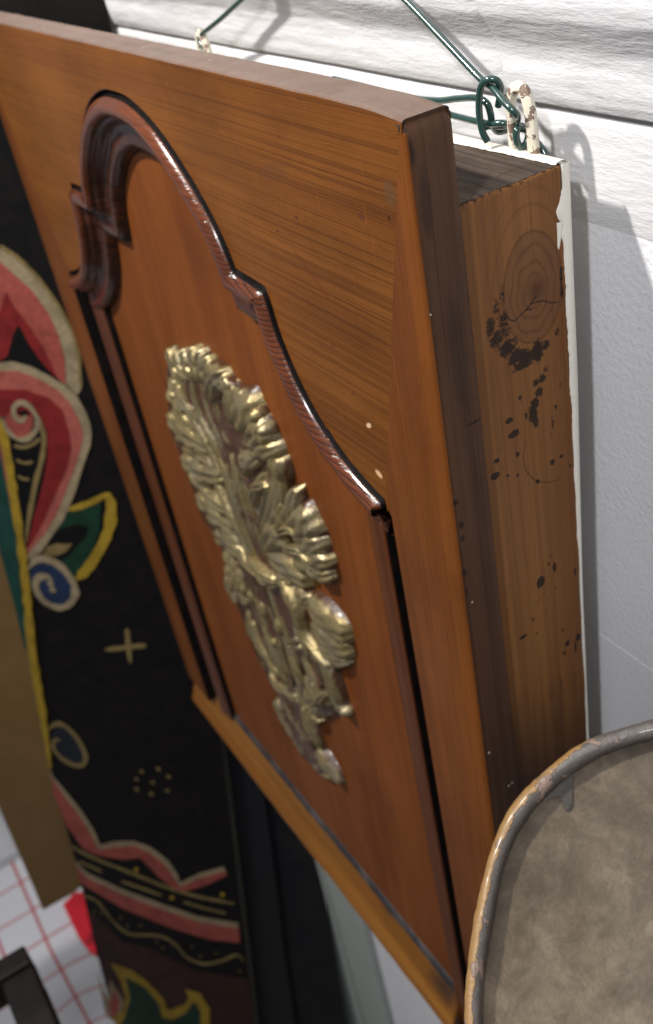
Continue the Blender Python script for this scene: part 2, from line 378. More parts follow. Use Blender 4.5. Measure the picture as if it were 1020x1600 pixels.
def mould_piece(x0, x1, seed, dy):
    pr = []
    for a, bb in zip(PROF[:-1], PROF[1:]):
        k = 4 if abs(a[1] - bb[1]) > .004 and bb[1] < .1 else 1
        for i in range(k): pr.append((a[0] + (bb[0] - a[0]) * i / k, a[1] + (bb[1] - a[1]) * i / k))
    pr.append(PROF[-1])
    nx = int((x1 - x0) / .006)
    def f(u, v):
        x = x0 + (x1 - x0) * u; y, z = pr[round(v * (len(pr) - 1))]
        n = noise.noise(Vector((x * 7, z * 60, seed))) * .0007 + noise.noise(Vector((x * 40, z * 160, seed))) * .0004
        e = min(x - x0, x1 - x) ; rd = .0018 * max(0, 1 - e / .003) ** 2
        w = 1 if z > -.033 else .25
        return (x, y + n * w + rd * w - (dy if z > -.033 else 0), z + (0 if z > 1 else noise.noise(Vector((x * 9, seed, 0))) * .0008))
    return grid(nx, len(pr), f)
for (x0, x1, sd, dy) in ((-1.2, -.0715, 1., 0.), (-.0708, .5, 5., .0018)):
    o = mesh('wall_moulding', *mould_piece(x0, x1, sd, dy), M['moulding'], wall)
# far ends of the moulding wall, plain
for (x0, x1) in ((-3.2, -1.2), (.5, 2.2)):
    mesh('wall_moulding', *grid(2, len(PROF), lambda u, v: (x0 + (x1 - x0) * u, *PROF[round(v * (len(PROF) - 1))])), M['moulding'], wall)

# ---------------------------------------------------------------- cabinet
cab = thing('wall_cabinet', 'old varnished pine cabinet with arched door moulding and gilt carving, hung on the white wall', 'cabinet', (CX, .05, -.872))
# arch outline, right half, from the crown outwards (distance from centre line, height)
HALF = [(0, -.031), (.016, -.0315), (.031, -.0342), (.045, -.0385), (.058, -.0440), (.070, -.0508), (.081, -.0585), (.0915, -.0670), (.1015, -.0760), (.1105, -.0852), (.1180, -.0945), (.1240, -.1040), (.1285, -.1130), (.131, -.1205)]
OGEE = [(.168, -.1225), (.1708, -.129), (.1728, -.138), (.1752, -.148), (.1790, -.1575), (.1838, -.1670), (.1895, -.1762), (.1965, -.1855), (.2050, -.1945), (.2150, -.2030), (.2260, -.2105), (.2380, -.2165), (.2520, -.2215), (.2665, -.2255)]
def dense(pts, d=.0022):
    out = []
    P = spline([(a, b, 0) for a, b in pts], 200)
    acc = 0; out.append(P[0])
    for a, b in zip(P[:-1], P[1:]):
        acc += (b - a).length
        if acc >= d: out.append(b); acc = 0
    if (out[-1] - P[-1]).length > 1e-4: out.append(P[-1])
    return [(p.x, p.y) for p in out]
hd, od = dense(HALF), dense(OGEE)
half = hd + [(.1435, -.1212), (.156, -.1218)] + od + [(.2675, -.2300)]
path = [(CX - a, z) for a, z in reversed(half)] + [(CX + a, z) for a, z in half[1:]]
def offset_path(t):
    """move the outline into the opening by t with mitred corners"""
    n = len(path); out = []
    for i in range(n):
        p = Vector(path[i]); a = Vector(path[max(i - 1, 0)]); b = Vector(path[min(i + 1, n - 1)])
        d1 = (p - a).normalized() if i else (b - p).normalized(); d2 = (b - p).normalized() if i < n - 1 else d1
        n1 = Vector((d1.y, -d1.x)); n2 = Vector((d2.y, -d2.x))
        m = (n1 + n2); m.normalize(); k = 1 / max(.45, m.dot(n1))
        out.append(p + m * t * k)
    return out
# profile of the carved edge: offset into the opening, depth (y)
AP = [(-.0030, .00015, 0), (-.0022, .0006, 1), (-.0012, .0030, 1), (-.0002, .0044, 1), (.0006, .0040, 1), (.0009, .0012, 1), (.0015, -.0014, 1), (.0024, -.0030, 0), (.0045, -.0050, 0), (.0072, -.0062, 0), (.0100, -.0062, 0),
      (.0124, -.0050, 0), (.0140, -.0026, 2), (.0148, .0000, 2), (.0158, .0010, 2), (.0175, .0013, 2), (.0186, .0028, 2), (.0196, .0052, 2), (.0214, .0072, 2), (.0242, .0080, 2), (.0275, .0076, 2), (.0305, .0064, 2),
      (.0335, .0060, 2), (.0362, .0068, 2), (.0384, .0088, 2), (.0398, .0120, 2), (.0406, .0148, 1), (.0412, .0158, 1)]
ncol = len(AP)
V = []; F = []; MI = []
offs = [offset_path(t) for t, _, _ in AP]
for i in range(len(path)):
    for j, (t, y, mi) in enumerate(AP):
        q = offs[j][i]
        wob = noise.noise(Vector((q.x * 60, q.y * 60, j * .3))) * .00035
        V.append((q.x, y + wob, q.y))
for i in range(len(path) - 1):
    for j in range(ncol - 1):
        F.append((i * ncol + j, (i + 1) * ncol + j, (i + 1) * ncol + j + 1, i * ncol + j + 1)); MI.append(1 if AP[j][2] == 1 and AP[j + 1][2] == 1 else (2 if AP[j][2] == 2 else 0))
# end caps of the moulding
for i in (0, len(path) - 1):
    base = len(V)
    for j in range(ncol): V.append((V[i * ncol + j][0], .0160, V[i * ncol + j][2]))
    for j in range(ncol - 1):
        F.append((i * ncol + j, i * ncol + j + 1, base + j + 1, base + j)); MI.append(0)
am = mesh('arch_moulding', V, F, [M['bead'], M['grime'], M['beadin']], cab, True, MI)
am['label'] = 'carved ogee moulding with cross grain lines framing the arch'

# top rail board with the arched opening
JT = .068   # the joint between rail and stile runs slanting from the corner
def fillpoly(P2, y):
    tri = tessellate_polygon([[Vector((a, b, 0)) for a, b in P2]])
    return [(a, y, b) for a, b in P2], [tuple(t) for t in tri]
edge = offset_path(-.0030)
edge = [(q.x, q.y) for q in edge]
G = -.0004
ts = []
for i in range(61):
    x = -.673 + .0019 + (.673 - .0038) * i / 60
    dr_ = .0030 * math.exp(x / .022) + .0012 * math.exp(-(x + .673) / .02)
    ts.append((x, -.0022 - dr_ + noise.noise(Vector((x * 50, 3, 0))) * .00035 + noise.noise(Vector((x * 220, 3, 0))) * .00025))
poly = ts + [(-JT - G, -.2255)] + [(-JT - G, -.2320), edge[-1]] + edge[::-1][1:] + [(2 * CX + JT + G, -.2320), (2 * CX + JT + G, -.2255)]
pv, pf = fillpoly(poly, .00015)
nt = len(ts); V = list(pv); F = list(pf); MI = [0] * len(F)
rows = [(.0003, .0012), (.0012, .0019), (.0024, .0022), (.020, .0022), (.0235, .0012), (.025, -.002)]
prev = list(range(nt))
for k, (y, dz) in enumerate(rows):
    cur = []
    for i in range(nt):
        cur.append(len(V)); V.append((ts[i][0], y, ts[i][1] + dz))
    for i in range(nt - 1): F.append((prev[i], prev[i + 1], cur[i + 1], cur[i])); MI.append(0 if k < 1 else 1)
    prev = cur
b0 = len(V)
V += [(-JT, .025, -.24), (2 * CX + JT, .025, -.24)]
F.append((prev[0], prev[-1], b0, b0 + 1)); MI.append(0)
rail = mesh('top_rail', V, F, [M['rail'], M['topedge']], cab, False, MI)

# stiles: slanting joint at the top, worn rounded corner
def stile(sgn, zb, label=None):
    """sgn +1 right, -1 left. local x = distance in from the outer edge"""
    out = 0 if sgn > 0 else 2 * CX
    def X(d): return out - sgn * d
    zl = [0, .0002, .0005, .001, .0017, .0026, .0036, .0048, .0062] + [.0062 + (-.0062 - zb) * (k / 110) ** 1.2 for k in range(1, 111)]
    n = len(zl) - 1; V = []; F = []; MI = []
    for i in range(n + 1):
        z = -zl[i]
        inner = .0635
        w = .0022 + (JT - .0022) * min(1, -z / .2255) if z > -.2255 else inner
        if z > -.2255: w = min(w, JT)
        def rnd(R_): 
            q = min(1, -z / R_); return R_ * (1 - math.sqrt(max(0, 1 - (1 - q) ** 2)))
        rt = rnd(.0095); ey = rnd(.0034)
        wb = noise.noise(Vector((z * 45, 1.3, sgn))) * .0003 + noise.noise(Vector((z * 260, 2.3, sgn))) * .00030
        r = .0034 + abs(wb)
        sec = [(w, .024), (w, .00025), (w if w < r + rt + .0003 else w - .00015, 0.0), ((w + r) * .5 if w > r * 1.5 else r + rt + .0001, 0.0), (r + rt, 0 + wb * .3), (r * .55 + rt, .0005), (r * .2 + rt, .0015), (0 + rt + wb * .3, .0031), (rt, .008), (rt, .018), (rt + .0004, .0225), (.0013 + rt, .0242), (.004 + rt, .025), (w, .025)]
        for (d, y) in sec: V.append((X(d), min(max(y, ey), .025 - ey), z - .0030 * math.exp(z / .012)))
    m = 14
    for i in range(n):
        for j in range(m):
            F.append((i * m + j, (i + 1) * m + j, (i + 1) * m + (j + 1) % m, i * m + (j + 1) % m)); MI.append(1 if 6 <= j <= 11 or i < 8 else (2 if j == 0 and zl[i] > .232 else 0))
    F.append(tuple(range(m))); MI.append(1); F.append(tuple(n * m + j for j in range(m))); MI.append(0)
    o = mesh('stile', V, F, [M['stile'], M['edge'], M['grime']], cab, False, MI)
    bm = bmesh.new(); bm.from_mesh(o.data)
    for f in bm.faces: f.smooth = True
    for e in bm.edges: e.smooth = not (e.calc_face_angle(0) > .9)
    bm.to_mesh(o.data); bm.free()
    return o
stile(1, -.872)
stile(-1, -.806)
# door panel
panel = mesh('door_panel', *grid(2, 2, lambda u, v: (-.604 + .534 * u, .0155, -.83 + .81 * v)), M['panel'], cab, False)
pb = mesh('door_back', [(x, y, z) for x in (-.668, -.006) for y in (.0172, .0248) for z in (-.868, -.03)],
     [(0, 1, 3, 2), (4, 5, 7, 6), (0, 1, 5, 4), (2, 3, 7, 6), (0, 2, 6, 4), (1, 3, 7, 5)], M['mould'], cab, False)
# straight side mouldings between panel and stile (distance from centre, depth)
SP = [(.2738, .0165, 1), (.2720, .0168, 1), (.2600, .0168, 1), (.2532, .0160, 1), (.2518, .0100, 1), (.2512, .0066, 1), (.2498, .0058, 0), (.2480, .0061, 0), (.2450, .0068, 0), (.2390, .0078, 0), (.2330, .0086, 0), (.2280, .0088, 0), (.2262, .0094, 1), (.2254, .0112, 1),
      (.2250, .0145, 1), (.2246, .0165, 1), (.2238, .0165, 1), (.2232, .0153, 1)]
for sgn, zb in ((1, -.852), (-1, -.812)):
    V, F = grid(60, len(SP), lambda u, v: (CX + sgn * SP[round(v * (len(SP) - 1))][0] + noise.noise(Vector((u * 20, sgn, 0))) * .0003, SP[round(v * (len(SP) - 1))][1], -.2285 + (zb + .2285) * u))
    b0 = len(V); m = len(SP)
    V += [(V[j][0], .0168, V[j][2]) for j in range(m)]
    F += [(j, j + 1, b0 + j + 1, b0 + j) for j in range(m - 1)]
    MI = ([1 if SP[k][2] and SP[k + 1][2] else 0 for k in range(m - 1)] * 59) + [1] * (m - 1)
    mesh('side_moulding', V, F, [M['mould'], M['grime']], cab, True, MI)
# sloping sill at the foot of the door
SL = [(.0175, -.8010, 1), (.0150, -.8016, 1), (.0128, -.8040, 1), (.0112, -.8075, 1), (.0100, -.8105, 0), (.0040, -.8255, 0), (-.0020, -.8400, 0), (-.0046, -.8460, 0), (-.0052, -.8480, 0), (-.0048, -.8500, 0), (-.0030, -.8518, 0), (.001, -.8525, 0), (.024, -.8525, 0), (.024, -.800, 0)]
def sillf(u, v):
    x = -.6745 + (.6745 - .0665 - .041) * u; y, z, g = SL[round(v * (len(SL) - 1))]
    n = noise.noise(Vector((x * 40, z * 30, 0))) * .0006
    if g: n += noise.noise(Vector((x * 90, z * 30, 4))) * .0012
    return (x, y + n * .6, z + n)
V, F = grid(140, len(SL), sillf, close_v=True); m = len(SL)
MI = ([1 if SL[k][2] and SL[(k + 1) % m][2] else 0 for k in range(m)] * 139)
F += [tuple(range(m)), tuple(139 * m + j for j in range(m))]; MI += [0, 0]
M['sillgrime'] = paint('worn_grey_sill_edge', (.016, .015, .018), .5, .6, .5, 130, (.12, .10, .09), .3)
sill = mesh('door_sill', V, F, [M['sill'], M['sillgrime']], cab, True, MI)

# ---- the case behind the door
SX = -.008; ZT = -.0485
ny, nz = 150, 900
ys = np.linspace(.0255, .0885, ny); zs = ZT - (np.linspace(0, 1, nz) * .46)
Y, Z = np.meshgrid(ys, zs, indexing='ij')
kc = (.0665, -.1045)
dy = (Y - kc[0]) / .0175; dz = (Z - kc[1]) / .0265
dz = np.where(dz < 0, dz * 1.05, dz * .88); rk = np.sqrt(dy ** 2 + dz ** 2)
knot = np.clip((1.03 - rk) / .06, 0, 1)
wv = .12 * np.sin(Z * 420 + Y * 200) + .1 * np.sin(Y * 610)
ring = np.clip(np.sin(rk * 26 + wv * 6) * .9 - .25, 0, 1) * np.clip((1.0 - rk) / .1, 0, 1) * .75
ring = np.maximum(ring, np.exp(-((rk - 1.03) / .03) ** 2) * .75)
# faint arcs of growth above the knot
r2 = np.sqrt(((Y - kc[0]) / .022) ** 2 + ((Z - kc[1]) / .040) ** 2)
ring = np.maximum(ring, np.clip(np.sin(r2 * 30), 0, 1) ** 3 * np.clip((1.55 - r2) / .4, 0, 1) * np.clip((r2 - 1) / .1, 0, 1) * (Z > kc[1] + .005) * .35)
# dark heart of the knot
ring = np.maximum(ring, np.exp(-(((Y - .069) / .006) ** 2 + ((Z + .1035) / .006) ** 2)) * .9)
char = np.zeros_like(Y)
def blob(y, z, ry, rz, k=.8, ang=0.):
    global char
    a = (Y - y) * math.cos(ang) + (Z - z) * math.sin(ang); b = -(Y - y) * math.sin(ang) + (Z - z) * math.cos(ang)
    char = np.maximum(char, k * np.clip(1.35 - np.sqrt((a / ry) ** 2 + (b / rz) ** 2), 0, 1))
for (y, z, ry, rz, k) in [(0.0478, -0.0988, 0.0022, 0.007, 0.62), (0.0442, -0.1034, 0.003, 0.006, 0.6), (0.0474, -0.1113, 0.004, 0.005, 0.7), (0.0394, -0.1122, 0.0035, 0.006, 0.72), (0.0426, -0.1196, 0.005, 0.005, 0.8), (0.0479, -0.1183, 0.004, 0.004, 0.7), (0.0479, -0.1269, 0.006, 0.005, 0.85), (0.0533, -0.1337, 0.006, 0.0045, 0.9), (0.0592, -0.1369, 0.006, 0.005, 0.95), (0.0667, -0.1364, 0.004, 0.006, 0.95), (0.0718, -0.1349, 0.0035, 0.003, 0.8), (0.0557, -0.1397, 0.006, 0.003, 0.8), (0.0521, -0.1251, 0.005, 0.003, 0.66), (0.0847, -0.1018, 0.0013, 0.008, 0.7), (0.085, -0.1103, 0.0013, 0.007, 0.75), (0.0797, -0.1309, 0.0018, 0.003, 0.6), (0.0777, -0.1223, 0.0012, 0.004, 0.55), (0.0718, -0.1475, 0.0025, 0.003, 0.6), (0.0697, -0.153, 0.003, 0.003, 0.75), (0.0655, -0.153, 0.003, 0.002, 0.8), (0.0672, -0.1593, 0.003, 0.003, 0.8), (0.0634, -0.1645, 0.003, 0.0035, 0.95), (0.0616, -0.1706, 0.0028, 0.006, 1.0), (0.063, -0.1758, 0.0018, 0.003, 0.9), (0.0542, -0.1574, 0.0016, 0.003, 0.6), (0.0574, -0.1695, 0.0012, 0.003, 0.7), (0.0767, -0.1723, 0.0014, 0.003, 0.65), (0.074, -0.1808, 0.0012, 0.005, 0.6), (0.0813, -0.1609, 0.001, 0.003, 0.5), (0.0726, -0.1881, 0.001, 0.003, 0.55), (0.0462, -0.1671, 0.0022, 0.0016, 1.2), (0.0483, -0.1762, 0.0034, 0.0022, 1.2), (0.0359, -0.1868, 0.0018, 0.0014, 1.1), (0.0342, -0.1955, 0.003, 0.002, 1.15), (0.0424, -0.1992, 0.001, 0.001, 1.1), (0.0491, -0.202, 0.0012, 0.001, 1.1), (0.0498, -0.1894, 0.0014, 0.0016, 1.0), (0.062, -0.2125, 0.0014, 0.0014, 1.1), (0.0733, -0.2051, 0.0018, 0.0016, 1.1), (0.0793, -0.2043, 0.0012, 0.0012, 1.0), (0.0852, -0.2134, 0.0008, 0.0012, 1.0), (0.0806, -0.2045, 0.0006, 0.001, 1.0), (0.0584, -0.2814, 0.0026, 0.0038, 1.2), (0.0689, -0.2763, 0.0013, 0.0032, 1.15), (0.0649, -0.2717, 0.0008, 0.0012, 1.1), (0.0675, -0.2676, 0.0006, 0.0009, 1.0), (0.0844, -0.2879, 0.0009, 0.003, 1.1), (0.0694, -0.2911, 0.0006, 0.0008, 1.0), (0.0518, -0.3054, 0.0009, 0.0016, 1.0), (0.0434, -0.3143, 0.0026, 0.0013, 1.2), (0.0534, -0.3179, 0.001, 0.0012, 0.8), (0.0733, -0.3276, 0.0012, 0.003, 0.6), (0.0767, -0.3402, 0.0025, 0.0025, 0.85), (0.0855, -0.3404, 0.0022, 0.0032, 1.0), (0.0738, -0.3464, 0.0016, 0.002, 0.8), (0.0831, -0.3469, 0.001, 0.006, 0.8), (0.0688, -0.3706, 0.0012, 0.012, 0.5), (0.0599, -0.3703, 0.0014, 0.012, 0.42), (0.0798, -0.3723, 0.0012, 0.012, 0.55), (0.0688, -0.302, 0.0006, 0.0008, 1.0), (0.0249, -0.3206, 0.0006, 0.0007, 1.0)]: blob(y, z, ry * 1.22, rz * 1.22, k)
# scorched fringe under the top edge
char = np.maximum(char, np.clip(1.0 - (ZT - Z) / np.maximum(.0008, .0045 - .0028 * (Y - .03) / .06 + .0018 * np.sin(Y * 900) + .0010 * np.sin(Y * 2900)), 0, 1) * .62)
crack = np.zeros_like(Y)
def seg(p, q, w):
    global crack
    p = np.array(p); q = np.array(q); d = q - p; L = (d ** 2).sum()
    t = np.clip(((Y - p[0]) * d[0] + (Z - p[1]) * d[1]) / L, 0, 1)
    r = np.hypot(Y - p[0] - t * d[0], Z - p[1] - t * d[1])
    crack = np.maximum(crack, np.clip(1.2 - r / w, 0, 1))
for pl, w in [([[0.0514, -0.1128], [0.0544, -0.1148], [0.0576, -0.1136], [0.0615, -0.112], [0.0648, -0.11], [0.068, -0.1099], [0.073, -0.1111], [0.0779, -0.1142], [0.0812, -0.1149]], 0.00042), ([[0.0648, -0.11], [0.0668, -0.1082], [0.0688, -0.1073]], 0.0006), ([[0.0482, -0.1074], [0.0503, -0.1114], [0.0516, -0.1131]], 0.0003), ([[0.0615, -0.112], [0.064, -0.1119], [0.0649, -0.113]], 0.0005), ([[0.0554, -0.1841], [0.0533, -0.1931], [0.0548, -0.202], [0.0599, -0.2107], [0.0685, -0.217], [0.0789, -0.2192]], 0.00022), ([[0.0637, -0.2892], [0.0586, -0.2921], [0.055, -0.2963]], 0.00018)]:
    for a, b2 in zip(pl[:-1], pl[1:]): seg(a, b2, w)
# the long board edge is uneven
edge_y = .0885 + .0006 * np.sin(zs * 130) + .0005 * np.sin(zs * 47 + 1)
Yv = .0255 + (Y - .0255) * ((edge_y - .0255) / .063)[None, :]
Xv = SX + .00035 * np.sin(Z * 60) * np.clip((Y - .04) / .05, 0, 1) - np.clip(1 - (ZT - Z) / .0016, 0, 1) ** 2 * .0013 - np.clip((Y - .0872) / .0013, 0, 1) ** 2 * .0006
Xv = Xv - crack * .0005
co = np.stack([Xv, Yv, Z], -1).reshape(-1, 3) - np.array(cab.location)
idx = np.arange(ny * nz).reshape(ny, nz)
quads = np.stack([idx[:-1, :-1], idx[1:, :-1], idx[1:, 1:], idx[:-1, 1:]], -1).reshape(-1, 4)
me = bpy.data.meshes.new('side_board')
nv0 = len(co)
ext = np.array([(SX, .0255, ZT - .46), (SX, .0885, ZT - .46), (SX, .0255, -.86), (SX, .0885, -.86), (SX - .015, .0255, -.86), (SX - .015, .0885, -.86), (SX - .015, .0255, ZT), (SX - .015, .0885, ZT)]) - np.array(cab.location)
allv = np.vstack([co, ext])
faces = quads.tolist() + [[nv0, nv0 + 1, nv0 + 3, nv0 + 2], [nv0 + 4, nv0 + 5, nv0 + 7, nv0 + 6], [nv0 + 1, nv0 + 3, nv0 + 5, nv0 + 7][:0] or [nv0 + 2, nv0 + 3, nv0 + 5, nv0 + 4]]
faces += [[nv0 + 3, nv0 + 5, nv0 + 7, int(idx[-1, 0])]][:0]
me.from_pydata(allv.tolist(), [], faces)
for nm, arr in (('char', char), ('ring', ring), ('knot', knot), ('crack', crack)):
    at = me.attributes.new(nm, 'FLOAT', 'POINT'); at.data.foreach_set('value', np.concatenate([np.clip(arr, 0, 1).ravel(), np.zeros(8)]).astype(np.float32))
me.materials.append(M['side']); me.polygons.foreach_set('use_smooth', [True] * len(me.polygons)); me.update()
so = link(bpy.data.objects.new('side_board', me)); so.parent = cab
so['label'] = 'side of the case with a big knot, scorch marks and worm holes'
# top of the case: rough bare end grain
def topf(u, v):
    x = -.46 + (.46 + SX - .0009) * u; y = .0255 + .063 * v
    n = noise.noise(Vector((x * 60, y * 60, 0))) * .0007 + noise.noise(Vector((x * 60, y * 500, 2))) * .0003
    return (x, y, ZT + n - .0002)
tb = mesh('top_board', *grid(200, 50, topf), M['casetop'], cab)
box('case_side', -.46, -.445, .0256, .0884, -.86, ZT - .001, M['side'], cab, .001)
box('case_bottom', -.445, SX - .015, .0256, .0884, -.86, -.845, M['side'], cab, .001)
V = []
for z, yb in ((ZT - .0015, .0920), (-.32, .0905), (-.859, .0897)):
    for x in (-.458, SX - .0012):
        V += [(x, .0886, z), (x, yb, z)]
mesh('case_back', V, [(0, 1, 3, 2), (8, 9, 11, 10)] + [(k * 4 + a, k * 4 + b, (k + 1) * 4 + b, (k + 1) * 4 + a) for k in (0, 1) for a, b in ((0, 1), (1, 3), (3, 2), (2, 0))], M['cream'], cab, False)
# cream paint run over the back edge, on the side and on the top
def paint_strip(name, side):
    n = 240; V = []; F = []
    for i in range(n):
        u = i / (n - 1)
        if side:
            z = ZT + .0006 - .62 * u ** 1.3
            d = -z
            w = .0026 + .0011 * noise.noise(Vector((z * 70, 0, 0))) + .0009 * noise.noise(Vector((z * 400, 1, 0)))
            w += .0040 * math.exp(-((d - .0700) / .0050) ** 2) * 1.25 + .0022 * math.exp(-((d - .0815) / .0032) ** 2)
            w *= 1.0 if d < .12 else max(.28, 1 - (d - .12) * 3.2)
            if d < .060: w *= .55
            w *= .75
            a = [(SX + .0002, .0889 - w - .0002, z), (SX + .0009, .0889 - w * .8, z), (SX + .0012, .0889 - w * .4, z), (SX + .0011, .0895, z), (SX + .0009, .0918, z), (SX - .0004, .0930, z)]
            if d > .16:
                k = min(1, (d - .16) / .16); a = [(p[0] - .0004 * k, p[1] - (.0026 * k if j >= 4 else 0), p[2]) for j, p in enumerate(a)]
        else:
            x = SX - .0015 - .45 * u
            w = .0032 + .0016 * noise.noise(Vector((x * 55, 0, 3))) + .0009 * noise.noise(Vector((x * 300, 1, 3))) + .0035 * min(1, u * 5)
            a = [(x, .0889 - w - .0002, ZT + .0003), (x, .0889 - w * .8, ZT + .0011), (x, .0889 - w * .3, ZT + .0015), (x, .0905, ZT + .0013), (x, .0915, ZT + .0010), (x, .0930, ZT - .001)]
        V += a
    for i in range(n - 1):
        for j in range(5): F.append((i * 6 + j, (i + 1) * 6 + j, (i + 1) * 6 + j + 1, i * 6 + j + 1))
    return mesh(name, V, F, M['cream'], cab)
paint_strip('paint_run', True); paint_strip('paint_run', False)
# pointed drip hanging from the lobe
drip = []
dp = [(.0852, -.0745, .0022), (.0848, -.0790, .0017), (.0842, -.0830, .0012), (.0838, -.0862, .0009), (.0837, -.0880, .0004)]
def dripf(u, v):
    t = u * (len(dp) - 1); i = min(int(t), len(dp) - 2); f = t - i
    y, z, w = [dp[i][k] * (1 - f) + dp[i + 1][k] * f for k in range(3)]
    a = (v - .5) * math.pi
    return (SX + .0001 + math.cos(a) * w * .55, y + math.sin(a) * w, z)
mesh('paint_drip', *grid(24, 9, dripf), M['cream'], cab)
# iron hanging loops
def loop(xc, y, lean=0.0):
    pts = []
    for (a, z) in [(-.0072, ZT - .004), (-.0072, ZT + .006), (-.0070, ZT + .016), (-.0062, ZT + .0235), (-.0040, ZT + .0290), (0, ZT + .0312), (.0040, ZT + .0290), (.0064, ZT + .0235), (.0072, ZT + .016), (.0074, ZT + .006), (.0074, ZT - .004)]:
        pts.append((xc + a, y + (z - ZT) * lean, z))
    return tube('hanging_loop', pts, .0027, M['loop'], cab, 70, 16, None, False, (1.0, .75))
loop(-.0375, .0905, -.02)
loop(-.385, .0905, -.02)

